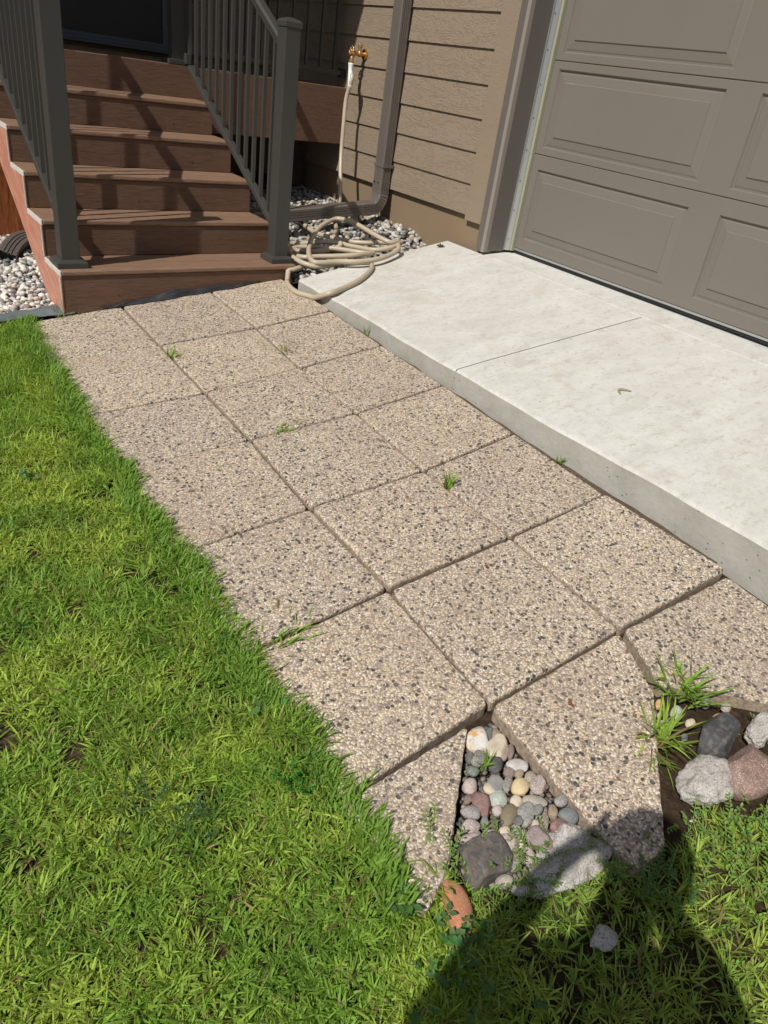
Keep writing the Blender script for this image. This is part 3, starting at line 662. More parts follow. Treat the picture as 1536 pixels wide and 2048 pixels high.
PEB=[
(1.007,0.723,0.02,-0.013,-0.022,-0.025,'quartz','white pebble with an orange streak at the upper left of the pebble gap','a'),
(1.046,0.724,0.01,-0.006,-0.014,-0.015,'slate','dark grey pebble wedged behind the white pebble with the orange streak','r'),
(1.058,0.713,0.011,-0.008,-0.013,-0.015,'tan','tan brown pebble at the very top corner of the pebble gap','r'),
(1.035,0.682,0.021,-0.014,-0.021,-0.022,'cream','large cream pebble beside the orange streaked white one','a'),
(1.055,0.659,0.008,-0.005,-0.015,-0.016,'brown','pinkish brown pebble touching the paver edge beside the large cream pebble','r'),
(0.966,0.703,0.007,-0.004,-0.011,-0.012,'slate','small dark pebble below the orange streaked white pebble at the left edge','a'),
(0.977,0.686,0.013,-0.008,-0.011,-0.013,'darkspeck','dark speckled angular pebble below the orange streaked white one','a'),
(0.997,0.679,0.008,-0.005,-0.007,-0.008,'slate','small slate chip between the speckled pebble and the large cream pebble','a'),
(0.998,0.65,0.016,-0.01,-0.013,-0.015,'charcoal','charcoal pebble with a smooth square outline in the upper middle','r'),
(1.041,0.623,0.019,-0.018,-0.014,-0.011,'whitegrey','whitish oval pebble lying along the paver edge','r'),
(0.946,0.669,0.011,-0.011,-0.01,-0.009,'greengrey','green grey pebble shaded by the little grass sprout','r'),
(0.919,0.646,0.015,-0.01,-0.013,-0.016,'pinkwhite','pinkish white pebble at the left edge beside the grass sprout','r'),
(0.972,0.619,0.014,-0.01,-0.014,-0.015,'grey','flat mid grey pebble right of the grass sprout','a'),
(0.991,0.601,0.006,-0.008,-0.02,-0.013,'darkspeck','narrow grey brown pebble left of the yellow one','r'),
(1.015,0.621,0.005,-0.012,-0.016,-0.006,'brown','brown purple pebble under the whitish oval one','r'),
(1.029,0.605,0.009,-0.007,-0.008,-0.008,'tan','small tan speckled pebble above the yellow one','r'),
(1.046,0.586,0.011,-0.007,-0.012,-0.012,'tanspeck','brownish speckled pebble to the upper right of the yellow one','r'),
(1.01,0.581,0.017,-0.012,-0.016,-0.017,'yellow','round yellow pebble in the middle of the gap','r'),
(1.049,0.561,0.014,-0.009,-0.013,-0.013,'pinkspeck','pink brown speckled pebble at the paver edge right of the yellow one','a'),
(0.947,0.615,0.003,-0.014,-0.012,-0.003,'cream','cream pebble with green specks under the grass sprout','r'),
(0.951,0.588,0.014,-0.009,-0.012,-0.013,'palegreen','pale green angular pebble below the grass sprout','a'),
(0.912,0.602,0.018,0.001,-0.002,-0.03,'maroon','maroon elongated pebble in the left half of the gap','a'),
(0.89,0.623,0.009,-0.005,-0.008,-0.009,'brown','small brown pebble left of the maroon one','r'),
(0.98,0.562,0.012,-0.008,-0.009,-0.01,'cream','small cream pebble just under the yellow one','r'),
(1.015,0.54,0.018,-0.019,-0.011,-0.008,'greybeige','long grey beige pebble below and right of the yellow one','r'),
(0.879,0.597,0.017,-0.014,-0.012,-0.012,'greyspeck','grey speckled rounded pebble below the brown one at the left edge','r'),
(0.929,0.567,0.01,-0.006,-0.009,-0.01,'pinkwhite','small pale speckled pebble left of the olive one','r'),
(0.947,0.549,0.01,-0.016,-0.025,-0.013,'olive','large olive brown smooth pebble in the middle','r'),
(0.974,0.528,0.009,-0.013,-0.022,-0.013,'greyspeck','grey speckled pebble right of the olive one','a'),
(1.003,0.519,0.009,-0.006,-0.01,-0.009,'grey','plain grey pebble below the long grey beige one','r'),
(1.03,0.497,0.01,-0.008,-0.012,-0.011,'tan','tan yellow pebble left of the blue grey one near the right paver','r'),
(1.05,0.47,0.016,-0.016,-0.016,-0.011,'bluegrey','blue grey smooth pebble against the right paver','r'),
(1.061,0.505,0.013,-0.009,-0.01,-0.01,'greyspeck','dusty grey pebble above the blue grey one','r'),
(0.858,0.575,0.018,-0.012,-0.01,-0.012,'pinkspeck','pinkish rounded pebble at the left edge, third above the large dark rock','r'),
(0.888,0.563,0.007,-0.004,-0.01,-0.011,'grey','slim grey pebble beside the dark olive one','r'),
(0.906,0.55,0.013,-0.009,-0.01,-0.011,'darkolive','dark olive pebble below left of the large olive brown one','r'),
(0.951,0.524,0.009,-0.006,-0.008,-0.009,'slate','dark slate pebble between the grey speckled and olive ones','a'),
(0.977,0.498,0.006,-0.006,-0.012,-0.009,'cream','slim cream pebble below the grey speckled one','r'),
(0.992,0.489,0.007,-0.007,-0.021,-0.016,'tanspeck','tall pink brown pebble right of the slim cream one','r'),
(1.017,0.472,0.015,-0.01,-0.011,-0.009,'maroon','reddish flat pebble below the tan yellow one','r'),
(0.913,0.526,0.011,-0.008,-0.007,-0.008,'cream','small cream pebble below the dark olive one','r'),
(0.928,0.499,0.013,-0.004,-0.013,-0.022,'creamwhite','long cream white pebble pointing down to the dark rock','r'),
(0.839,0.556,0.024,-0.011,-0.006,-0.009,'pinkspeck','long pinkish pebble lying on the upper rim of the large dark rock','r'),
(0.88,0.535,0.015,-0.01,-0.01,-0.011,'greybeige','beige grey pebble above the large dark rock','r'),
(0.899,0.499,0.02,-0.014,-0.014,-0.015,'pinkspeck','big pinkish speckled pebble right of the large dark rock','a'),
(0.955,0.474,0.019,-0.013,-0.015,-0.015,'mauve','mauve block shaped pebble at the lower right of the pebble gap','a'),
(0.916,0.46,0.014,-0.01,-0.013,-0.013,'pinkspeck','pinkish speckled pebble half under the pale rough concrete chunk','r'),
(0.886,0.466,0.016,-0.011,-0.013,-0.015,'darkspeck','dark speckled round pebble below the big pinkish one','r'),
(0.962,0.452,0.011,-0.008,-0.008,-0.008,'brown','small brown pebble below the mauve one','a'),
(0.993,0.456,0.012,-0.008,-0.008,-0.008,'greyspeck','small dusty pebble between the reddish flat pebble and the concrete chunk','a'),
(0.839,0.447,0.014,-0.013,-0.012,-0.009,'greybeige','dusty beige pebble right of the large dark rock at its lower side','r'),
(0.86,0.421,0.017,-0.005,-0.005,-0.011,'granite','small rough pale lump at the lower left of the concrete chunk','a'),
(0.897,0.413,0.011,-0.008,-0.008,-0.008,'tanspeck','small tan pebble against the lower left of the concrete chunk','r'),
]
CLU=[
(1.488,0.403,0.046,-0.031,-0.049,-0.034,'charcoal','charcoal angular rock beside the reddish boulder','a'),
(1.35,0.343,0.033,-0.055,-0.061,-0.022,'granite','jagged light grey granite rock beside the cut end of the paver','j'),
(1.469,0.3,0.057,-0.037,-0.06,-0.037,'redgranite','reddish brown granite boulder at the right edge','a'),
(1.594,0.349,0.037,-0.024,-0.039,-0.023,'granite','light grey granite rock at the right edge above the reddish boulder','j'),
(1.418,0.377,0.02,-0.004,-0.014,-0.022,'slate','slate blue flat stone under the charcoal rock','r'),
(1.563,0.43,0.005,-0.018,-0.021,-0.006,'orangetan','orange brown pebble just above the charcoal rock','r'),
(1.47,0.547,0.01,-0.007,-0.013,-0.009,'orangeyellow','small orange yellow pebble at the paver edge below the upper grass clump','a'),
(1.577,0.483,0.013,-0.009,-0.019,-0.013,'grey','grey rounded pebble right of the upper grass clump','r'),
(1.607,0.445,0.006,-0.012,-0.018,-0.006,'greybeige','beige grey pebble half buried in the dark soil','r'),
(1.433,0.501,0.012,-0.008,-0.014,-0.011,'pinkwhite','pale pink pebble between the two grass clumps','r'),
(1.408,0.506,0.007,-0.005,-0.007,-0.006,'creamwhite','tiny white pebble left of the pale pink one','r'),
(1.446,0.526,0.007,-0.004,-0.011,-0.008,'cream','small cream pebble under the orange yellow one','r'),
(1.431,0.532,0.006,-0.004,-0.018,-0.014,'greengrey','thin grey green stone pressed against the paver edge','r'),
(1.488,0.508,0.007,-0.011,-0.023,-0.009,'palegreen','pale speckled pebble in the blades of the upper grass clump','a'),
(1.488,0.468,0.012,-0.008,-0.014,-0.01,'cream','cream pebble beside the charcoal rock','r'),
(1.369,0.491,0.008,-0.006,-0.01,-0.007,'pinkspeck','small pinkish pebble beside the lower grass clump','r'),
(1.348,0.464,0.007,-0.004,-0.008,-0.006,'orangetan','small tan pebble in the lower grass clump','r'),
(1.459,0.517,0.008,-0.005,-0.011,-0.008,'brown','small brown pebble next to the cream ones','r'),
(1.415,0.437,0.013,-0.008,-0.011,-0.008,'brown','brown flat pebble behind the lower grass clump','r'),
(1.443,0.45,0.01,-0.006,-0.011,-0.008,'slate','small slate pebble left of the charcoal rock','r'),
(1.275,0.307,0.007,-0.005,-0.004,-0.003,'creamwhite','tiny white chip on the soil below the jagged granite rock','r'),
]
BIG=[
(0.829,0.501,0.024,-0.043,-0.045,-0.02,'bigdark','large dark grey rock with a tan vein beside the triangular paver','a'),
(0.7290,0.4610,0.0313,-0.0101,-0.0232,-0.0622,'terracotta','orange terracotta coloured oval rock in the grass by the triangular paver tip','r'),
(0.966,0.405,0.094,-0.024,-0.022,-0.05,'granite','broad rough pale concrete chunk below the pebbles, half in shadow','j'),
(1.015,0.424,0.033,-0.023,-0.024,-0.022,'granite','rough pale concrete lump touching the end of the cut paver','j'),
(0.923,0.261,0.021,-0.015,-0.02,-0.017,'granite','small pale granite stone alone in the shaded grass','j'),
]

sd = 1
for cx, cy, ux, uy, vx, vy, t, lab, k in PEB:
    sd += 1; rr_ = random.Random(sd*7)
    rock((ux*1.16, uy*1.16), (vx*1.16, vy*1.16), t, k, sd, lab, 'river pebbles filling the triangular gap between the pavers', cx-.006, cy-.008, 'pebble', 'pebble', lift=-.020+rr_.uniform(-.004, .004))
for cx, cy, ux, uy, vx, vy, t, lab, k in CLU:
    sd += 1; big = math.hypot(ux, uy) > .03
    rock((ux, uy), (vx, vy), t, k, sd, lab, None if big else 'small stones around the grass clumps at the right', cx-.004, cy-.004, 'rock' if big else 'pebble', 'rock' if big else 'pebble', lift=.002 if big else -.026)
for cx, cy, ux, uy, vx, vy, t, lab, k in BIG:
    sd += 1
    if 'lone' in lab or 'alone' in lab: lf = -.02
    elif t == 'bigdark': lf = -.018; ux *= 1.12; uy *= 1.12; vx *= 1.12; vy *= 1.12
    elif 'broad rough' in lab: lf = -.028
    else: lf = -.02
    rock((ux, uy), (vx, vy), t, k, sd, lab, None, cx-.004, cy-.004, 'rock', 'rock', lift=lf)
# a few filler stones under the named pebbles
fr = random.Random(77)
def in_poly(x, y, P):
    c = False; j = len(P)-1
    for i in range(len(P)):
        if ((P[i][1] > y) != (P[j][1] > y)) and (x < (P[j][0]-P[i][0])*(y-P[i][1])/(P[j][1]-P[i][1])+P[i][0]): c = not c
        j = i
    return c
PEBPOLY = [(1.000, .745), (1.068, .745), (1.058, .40), (1.0, .37), (.86, .40), (.757, .515)]
# ------------------------------------------------------------------ gravel (stuff)
def color_attr(me, cols):
    a = me.color_attributes.new('Col', 'FLOAT_COLOR', 'POINT'); a.data.foreach_set('color', np.asarray(cols, np.float32).ravel())
def pebble_field(name, fz, inside, x0, x1, y0, y1, step, rng, label=None, size=(.0105, .019), sub=2, pal=None):
    vs0, fs = ico(sub); V0 = np.array([tuple(v) for v in vs0]); F0 = np.array(fs)
    pal = pal or [((.62,.58,.50), .26), ((.52,.44,.38), .2), ((.40,.40,.38), .16), ((.20,.22,.22), .13), ((.60,.52,.33), .10), ((.34,.26,.21), .10), ((.74,.72,.68), .05)]
    cs = np.array([p[0] for p in pal]); pr_ = np.array([p[1] for p in pal]); pr_ = pr_/pr_.sum()
    Vs, Fs, Cs = [], [], []; n = 0
    for layer in range(2):
        y = y0
        while y < y1:
            x = x0
            while x < x1:
                px = x+rng.uniform(-.5, .5)*step; py = y+rng.uniform(-.5, .5)*step
                if inside(px, py) and not (layer == 1 and rng.random() < .45):
                    a, b = rng.uniform(*size), rng.uniform(*size)*.8; c_ = min(a, b)*rng.uniform(.6, .9)
                    q = Matrix.Rotation(rng.uniform(0, 6.28), 3, 'Z') @ Matrix.Rotation(rng.gauss(0, .35), 3, 'X') @ Matrix.Rotation(rng.gauss(0, .35), 3, 'Y')
                    lump = 1+.14*np.sin(V0@np.array([rng.uniform(-3, 3) for _ in range(3)])+rng.uniform(0, 6))
                    P = (V0*lump[:, None]*np.array([a, b, c_]))@np.array(q).T+np.array([px, py, fz(px, py)+(rng.uniform(.004, .014) if layer else rng.uniform(-.008, .004))])
                    Vs.append(P); Fs.append(F0+n); n += len(V0)
                    c0 = cs[np.searchsorted(np.cumsum(pr_), rng.random()).clip(0, len(cs)-1)]*rng.uniform(.8, 1.15)
                    Cs.append(np.tile(np.append(c0, 1), (len(V0), 1)))
                x += step
            y += step
    V = np.concatenate(Vs); F = np.concatenate(Fs); me = bpy.data.meshes.new(name)
    me.vertices.add(len(V)); me.vertices.foreach_set('co', V.ravel().astype(np.float32)); me.loops.add(len(F)*3); me.loops.foreach_set('vertex_index', F.ravel().astype(np.int32))
    me.polygons.add(len(F)); me.polygons.foreach_set('loop_start', np.arange(0, len(F)*3, 3, dtype=np.int32)); me.polygons.foreach_set('loop_total', np.full(len(F), 3, np.int32))
    me.update(calc_edges=True); color_attr(me, np.concatenate(Cs))
    o = link(name, me, MT['gravel'], None, True); return tag(o, label, None, None, 'stuff')
gr = random.Random(3)
gzl = lambda x, y: G(x, y)+.006
pebble_field('gravel', gzl, lambda x, y: x < 1.25 and y > 3.745 and not (x > .868 and y < 3.86), .28, 1.25, 3.74, 5.5, .029, gr, 'pale river gravel beside and under the stairs', (.012, .023), 2, [((.66,.63,.56), .3), ((.54,.46,.42), .2), ((.38,.38,.36), .14), ((.14,.155,.155), .17), ((.60,.54,.38), .09), ((.28,.22,.19), .10)])
gzr = lambda x, y: S(x, y)-.036-.075*clampv((x-2.93)/.15, 0, 1)*clampv((4.1-y)/.3, 0, 1)-.05*max(0, (2.35-x)/.25)*(1 if y > 3.65 else 0)
pebble_field('gravel', gzr, lambda x, y: y > 3.515+.14*(x-2.086)/1.19+.12*max(0, x-2.95) and not (x < 2.16 and y < 3.70) and x < 3.30, 2.13, 3.30, 3.52, 5.6, .036, gr, 'river gravel under the coiled hose along the foundation', (.014, .026), 2, [((.50,.47,.41), .3), ((.40,.37,.32), .25), ((.27,.27,.25), .2), ((.11,.11,.105), .15), ((.34,.27,.2), .1)])
sheet('gravel_bed', (.2, 1.4), (3.70, 6.2), lambda x, y: G(x, y)-.004, MT['soil'], 10, 20, 'structure')
sheet('gravel_bed', (2.10, XW+.03), (3.56, 6.2), lambda x, y: gzr(x, y)-.008, MT['soil'], 10, 20, 'structure')
pebble_field('pea_gravel', lambda x, y: G(x, y)-.036, lambda x, y: in_poly(x, y, PEBPOLY), .74, 1.08, .36, .76, .013, gr, 'small dark stones packed under the pebbles', (.005, .009), 2,
             [((.16,.13,.11), .4), ((.26,.22,.19), .3), ((.10,.10,.10), .2), ((.36,.30,.24), .1)])
# ------------------------------------------------------------------ hose
hose = thing('garden_hose', 'beige garden hose hanging from the brass faucet and coiled on gravel and concrete', 'hose', (2.5, 3.7, .47))
drop = [(3.166, 4.815, 1.475), (3.163, 4.812, 1.44), (3.155, 4.77, 1.39), (3.143, 4.769, 1.34), (3.13, 4.781, 1.247), (3.11, 4.753, 1.092), (3.09, 4.719, .934), (3.06, 4.662, .81), (3.02, 4.575, .664), (3.0, 4.55, .584), (2.97, 4.531, .515), (2.90, 4.44, .475), (2.78, 4.22, .462)]
coil = [[2.636, 4.035, 0.503], [2.597, 3.847, 0.497], [2.635, 3.74, 0.502], [2.674, 3.638, 0.512], [2.741, 3.601, 0.527], [2.809, 3.597, 0.546], [2.847, 3.621, 0.562], [2.789, 3.603, 0.563], [2.755, 3.63, 0.569], [2.729, 3.733, 0.585], [2.717, 3.882, 0.604], [2.691, 3.98, 0.611], [2.643, 4.041, 0.604], [2.518, 3.987, 0.576], [2.409, 3.9, 0.541], [2.302, 3.765, 0.505], [2.242, 3.659, 0.476], [2.228, 3.579, 0.464], [2.279, 3.556, 0.466], [2.369, 3.541, 0.474], [2.464, 3.482, 0.487], [2.586, 3.46, 0.504], [2.72, 3.5, 0.523], [2.793, 3.541, 0.544], [2.829, 3.613, 0.549], [2.828, 3.744, 0.529], [2.738, 3.786, 0.517], [2.672, 3.85, 0.508], [2.627, 3.952, 0.502], [2.578, 4.049, 0.5], [2.561, 4.167, 0.503], [2.588, 4.381, 0.518], [2.621, 4.548, 0.533], [2.602, 4.636, 0.521], [2.406, 4.367, 0.482], [2.279, 4.076, 0.453], [2.246, 3.93, 0.448], [2.291, 3.926, 0.454], [2.333, 3.928, 0.46], [2.407, 3.891, 0.47], [2.477, 3.824, 0.48], [2.532, 3.744, 0.488], [2.583, 3.661, 0.494], [2.628, 3.621, 0.496], [2.653, 3.606, 0.499], [2.513, 3.558, 0.504], [2.404, 3.599, 0.489], [2.303, 3.65, 0.475], [2.221, 3.689, 0.463], [2.208, 3.801, 0.452], [2.234, 3.92, 0.456], [2.303, 3.984, 0.466], [2.368, 3.956, 0.475], [2.426, 3.925, 0.488], [2.513, 3.885, 0.5], [2.568, 3.836, 0.503], [2.521, 3.826, 0.476], [2.354, 3.846, 0.453], [2.267, 3.894, 0.45], [2.183, 3.788, 0.458], [2.173, 3.648, 0.451], [2.217, 3.578, 0.442], [2.276, 3.568, 0.441], [2.368, 3.578, 0.449], [2.448, 3.555, 0.46], [2.546, 3.516, 0.471], [2.561, 3.492, 0.473], [2.52, 3.417, 0.466], [2.443, 3.343, 0.455], [2.324, 3.262, 0.438], [2.194, 3.208, 0.421], [2.076, 3.165, 0.411], [2.06, 3.299, 0.349], [2.02, 3.395, 0.324], [2.035, 3.522, 0.326], [2.09, 3.625, 0.344], [2.138, 3.635, 0.401], [2.211, 3.653, 0.424], [2.256, 3.643, 0.438]]
path = spline(drop+[tuple(p) for p in coil], 7)
hz_ = []
for i, p in enumerate(path):
    q = p.copy()
    if p.y > 3.56+.08*(p.x-2.09) and p.x > 2.09 and i > 60: q.z = max(q.z, S(p.x, p.y)+.008)
    elif p.x > 2.085: q.z = max(q.z, S(p.x, p.y)+.0145)
    elif p.x <= 2.06: q.z = max(q.z, G(p.x, p.y)+.013)
    hz_.append(q)
MB().tube(hz_[12:], .0146, 12).build('hose_tube', MT['hose'], hose, smooth=True)
MB().tube([(3.166, 4.815, 1.474), (3.166, 4.815, 1.462), (3.163, 4.812, 1.44), (3.158, 4.795, 1.40), (3.152, 4.778, 1.365), (3.143, 4.769, 1.335), (3.14, 4.770, 1.315)], [.019, .019, .015, .019, .021, .016, .012], 14).build('hose_grip', MT['white'], hose, smooth=True)
# ------------------------------------------------------------------ landscape fabric
def crumple(name, x0, x1, fy0, fy1, fz, mat, label, nx=90, ny=14, amp=.02, seed=0, fall=None):
    vs_ = []
    for j in range(ny+1):
        for i in range(nx+1):
            s = i/nx; t = j/ny; x = x0+(x1-x0)*s; y = fy0(x)+(fy1(x)-fy0(x))*t
            n1 = mnoise.noise(Vector((x*9, y*30+t, seed))); n2 = mnoise.noise(Vector((x*26+y*20, y*60, seed+4)))
            vs_.append((x, y+.006*n2, fz(x, y, s, t)+amp*(abs(n1)*1.3+.4*n2)*math.sin(math.pi*min(1, t*1.1))))
    fs = [(j*(nx+1)+i, j*(nx+1)+i+1, (j+1)*(nx+1)+i+1, (j+1)*(nx+1)+i) for j in range(ny) for i in range(nx)]
    o = MB().add(vs_, fs).build(name, mat, smooth=True); m = o.modifiers.new('thick', 'SOLIDIFY'); m.thickness = .0012
    return tag(o, label, 'fabric')
crumple('landscape_fabric', 1.05, 1.93, lambda x: 3.655-.042*math.sin(math.pi*(x-1.05)/.88)**.6*(.75+.5*mnoise.noise(Vector((x*7, 3, 0)))), lambda x: 3.650, lambda x, y, s, t: G(x, y)+.003+.030*t**1.5*math.sin(math.pi*s)**.7*(.8+.8*mnoise.noise(Vector((x*6, 8, 0)))), MT['fabric'], 'crumpled black landscape fabric along the foot of the bottom stair riser', seed=2, amp=.022)
crumple('landscape_fabric', .30, .93, lambda x: 3.665+.02*math.sin(x*12), lambda x: 3.765+.015*math.sin(x*9), lambda x, y, s, t: G(x, y)+.006+.018*math.sin(math.pi*t), MT['fabric2'], 'grey landscape fabric edge between the lawn and the pale gravel', seed=7, amp=.022)
# drain elbow on the left gravel
dr = thing('drain_elbow', 'dark corrugated downspout elbow lying on the pale gravel left of the stairs', 'downspout elbow', (.85, 4.6, .25))
pth = [(1.16, 4.86, .28)]; sc_ = [1.0]
for i in range(25):
    t = i/24; a = Vector((1.02, 4.80, .285)); b = Vector((.90, 4.74, .31)); c3 = Vector((.80, 4.53, .245))
    p = a*(1-t)**2+b*2*t*(1-t)+c3*t*t; pth.append(tuple(p)); sc_.append(1.015 if i % 2 else .985)
pp = rect_prof(.10, .115, 3, .005)
ring = sweep(MB(), pth, pp, Vector((0.35, -.1, 1)), sc_, cap=False); do_ = ring.build('elbow_shell', MT['gutter'], dr)
m = do_.modifiers.new('t', 'SOLIDIFY'); m.thickness = .003
sweep(MB(), pth[:-2], pp, Vector((0.35, -.1, 1)), [s*.9 for s in sc_[:-2]]).build('elbow_shade_core', MT['black'], dr)  # black core: the shade of the hollow opening put in as colour
# ------------------------------------------------------------------ grass (stuff) : wide short crabgrass blades in tufts
def vnoise(x, y, s, seed):
    X = x*s; Y = y*s; xi = np.floor(X).astype(np.int64); yi = np.floor(Y).astype(np.int64); fx_ = X-xi; fy_ = Y-yi
    def hsh(a, b):
        h = (a*374761393+b*668265263+seed*974711) & 0x7fffffff; h = ((h ^ (h >> 13))*1274126177) & 0x7fffffff; return ((h ^ (h >> 16)) & 0xffff)/65535.0
    u = fx_*fx_*(3-2*fx_); v = fy_*fy_*(3-2*fy_)
    return (hsh(xi, yi)*(1-u)+hsh(xi+1, yi)*u)*(1-v)+(hsh(xi, yi+1)*(1-u)+hsh(xi+1, yi+1)*u)*v
def pin(x, y, P):
    c = np.zeros(len(x), bool); j = len(P)-1
    for i in range(len(P)):
        xi, yi = P[i]; xj, yj = P[j]
        if yi != yj:
            k = ((yi > y) != (yj > y)) & (x < (xj-xi)*(y-yi)/(yj-yi)+xi); c ^= k
        j = i
    return c
def blades(rx, ry, rz, az, L, Wd, th0, kap, col, K=4, curl=None):
    """mesh arrays for tapered, bending blades"""
    n = len(rx); prof = np.array([.62, 1.0, .92, .62, 0.0]) if K == 4 else np.array([.7, 1.0, .7, 0.0])
    P = np.zeros((n, K+1, 3)); P[:, 0] = np.stack([rx, ry, rz], 1)
    ca, sa = np.cos(az), np.sin(az)
    for k in range(K):
        t = th0+kap*(k+.5)/K; P[:, k+1] = P[:, k]+np.stack([np.sin(t)*ca, np.sin(t)*sa, np.cos(t)], 1)*(L/K)[:, None]
    tw = np.random.default_rng(5).uniform(-.5, .5, n) if curl is None else curl
    side = np.stack([-sa*np.cos(tw), ca*np.cos(tw), np.sin(tw)], 1)
    nv = 2*K+1; V = np.zeros((n, nv, 3))
    for k in range(K):
        V[:, 2*k] = P[:, k]-side*(Wd*prof[k]*.5)[:, None]; V[:, 2*k+1] = P[:, k]+side*(Wd*prof[k]*.5)[:, None]
    V[:, 2*K] = P[:, K]
    q = [(2*k, 2*k+1, 2*k+3, 2*k+2) for k in range(K-1)]
    base = (np.arange(n)*nv)[:, None]
    Q = np.concatenate([np.array(f)[None, None, :]+base[:, :, None] for f in q], 1).reshape(-1, 4)
    T = (np.array([2*K-2, 2*K-1, 2*K])[None]+base)
    Cc = np.ones((n, nv, 4)); Cc[:, :, :3] = col[:, None, :]
    return V.reshape(-1, 3), Q, T, Cc.reshape(-1, 4)
def blade_mesh(name, parts, mat):
    Vs, Qs, Ts, Cs = [], [], [], []; n = 0
    for V, Q, T, c in parts: Vs.append(V); Qs.append(Q+n); Ts.append(T+n); Cs.append(c); n += len(V)
    V = np.concatenate(Vs); Q = np.concatenate(Qs); T = np.concatenate(Ts)
    me = bpy.data.meshes.new(name); me.vertices.add(len(V)); me.vertices.foreach_set('co', V.ravel().astype(np.float32))
    li = np.concatenate([Q.ravel(), T.ravel()]).astype(np.int32); me.loops.add(len(li)); me.loops.foreach_set('vertex_index', li)
    ls = np.concatenate([np.arange(len(Q))*4, len(Q)*4+np.arange(len(T))*3]).astype(np.int32); lt = np.concatenate([np.full(len(Q), 4), np.full(len(T), 3)]).astype(np.int32)
    me.polygons.add(len(ls)); me.polygons.foreach_set('loop_start', ls); me.polygons.foreach_set('loop_total', lt); me.update(calc_edges=True)
    color_attr(me, np.concatenate(Cs)); return link(name, me, mat, None, True)
GREEN = np.array([.22, .37, .055]); LIME = np.array([.41, .52, .09]); DEEP = np.array([.11, .225, .035]); STRAW = np.array([.33, .25, .11])
TPOLY = [(1.09, .76), (1.56, .76), (1.48, .56), (1.15, .285), (1.055, .29), (1.05, .41)]; BLPOLY = [(.655, .50), (.757, .515), (1.005, .75), (.655, .76)]
SOILPOLY = [(1.16, .30), (1.47, .56), (1.56, .75), (1.75, .36), (1.62, .18), (1.34, .30), (1.26, .27)]
CLUPOLY = [(1.30, .50), (1.47, .56), (1.60, .60), (2.2, .2), (2.2, -.2), (1.45, .20), (1.30, .33)]
BARE = [(.316, 1.969, .03), (.356, 1.657, .035), (.111, 1.336, .035), (.524, 1.708, .025), (.339, .647, .015), (.05, 1.9, .06), (.22, 1.2, .035), (.42, .95, .025), (.13, 1.62, .05)]
def lawn_ok(x, y):
    ed = .668+.014*(vnoise(x, y, 12, 3)-.5)+.016*(vnoise(x, y, 45, 9)-.5)+.03*np.clip((y-2.6)/1.1, 0, 1)
    a = (x < ed) & (y < 3.70)
    b = (x >= ed) & (y < .52) & ~pin(x, y, PEBPOLY)
    k = (a | b) & ~pin(x, y, TPOLY) & ~(pin(x, y, BLPOLY) & (x > .675))
    k &= ~((x > 1.0) & (y > .50)); k &= ~(pin(x, y, CLUPOLY) | pin(x, y, SOILPOLY))
    return k
rg = np.random.default_rng(21)
def lawn(x0, x1, y0, y1, dens):
    n = int((x1-x0)*(y1-y0)*dens); x = rg.uniform(x0, x1, n); y = rg.uniform(y0, y1, n)
    p = vnoise(x, y, 7, 1)*.6+vnoise(x, y, 19, 2)*.4
    keep = lawn_ok(x, y) & (rg.random(n) < np.clip((p-.16)*5.0, .30, 1))
    for bx, by, br in BARE:
        d = np.hypot(x-bx, (y-by)*.8)/br; keep &= ~((d < 1.25) & (rg.random(n) < np.clip(1.5-d, 0, .93)))
    keep &= ~((x > .72) & (rg.random(n) < .15))
    return x[keep], y[keep]
def tufts(x, y, nb):
    X = np.repeat(x, nb); Y = np.repeat(y, nb); n = len(X); T = np.repeat(rg.random(len(x)), nb)
    az = rg.uniform(0, 2*np.pi, n); edge = np.clip(1-np.abs(X-.69)/.10, 0, 1)*(Y > .72)
    az = np.where(rg.random(n) < edge*.55, rg.normal(0, .7, n), az)
    L = rg.gamma(9, .0031, n)*(1+.55*edge)*(.8+.5*vnoise(X, Y, 5, 8)); Wd = rg.uniform(.0018, .0052, n)*(.8+.4*T)
    th = rg.uniform(.35, 1.15, n)-.15*edge; kap = rg.uniform(.15, 1.1, n)
    m = np.clip((vnoise(X, Y, 4, 4)*.5+vnoise(X, Y, 14, 6)*.5-.30)*2.2, 0, 1)*(1-.75*edge); m = np.clip(m+rg.normal(0, .16, n), 0, 1)[:, None]
    far = np.clip((Y-2.2)/1.4, 0, 1)[:, None]
    col = GREEN*(1-m)+LIME*m; col = col*(1-.35*edge[:, None])+DEEP*(.35*edge[:, None]); r = (X > .75)[:, None]; col = np.where(r, col*np.array([.90, .90, 1.0]), col)
    dk = vnoise(X, Y, 9, 17)[:, None]; col = np.where(dk > .72, col*.6+DEEP*.4, col)
    s = (rg.random(n) < .05)[:, None]; col = np.where(s, STRAW*rg.uniform(.6, 1.2, (n, 1)), col); col = col*rg.uniform(.66, 1.30, (n, 1))
    rz = G(X, Y)-.042+.012*(vnoise(X, Y, 25, 31)-.5)+.030*np.clip((X-.50)/.15, 0, 1)*(Y > .5)*(X < .76)
    rad = rg.uniform(0, .009, n)
    return blades(X+np.cos(az)*rad, Y+np.sin(az)*rad, rz+.0, az, L*1.15, Wd, th, kap, col, 4, rg.uniform(-.6, .6, n))
a = lawn(-.35, .76, .15, 3.72, 7600); b = lawn(-1.5, -.35, .0, 4.2, 500); c = lawn(.60, 1.9, -.35, .55, 3600); d = lawn(-.6, .7, -.9, .2, 900); e = lawn(.5, 1.8, -1.0, -.3, 700)
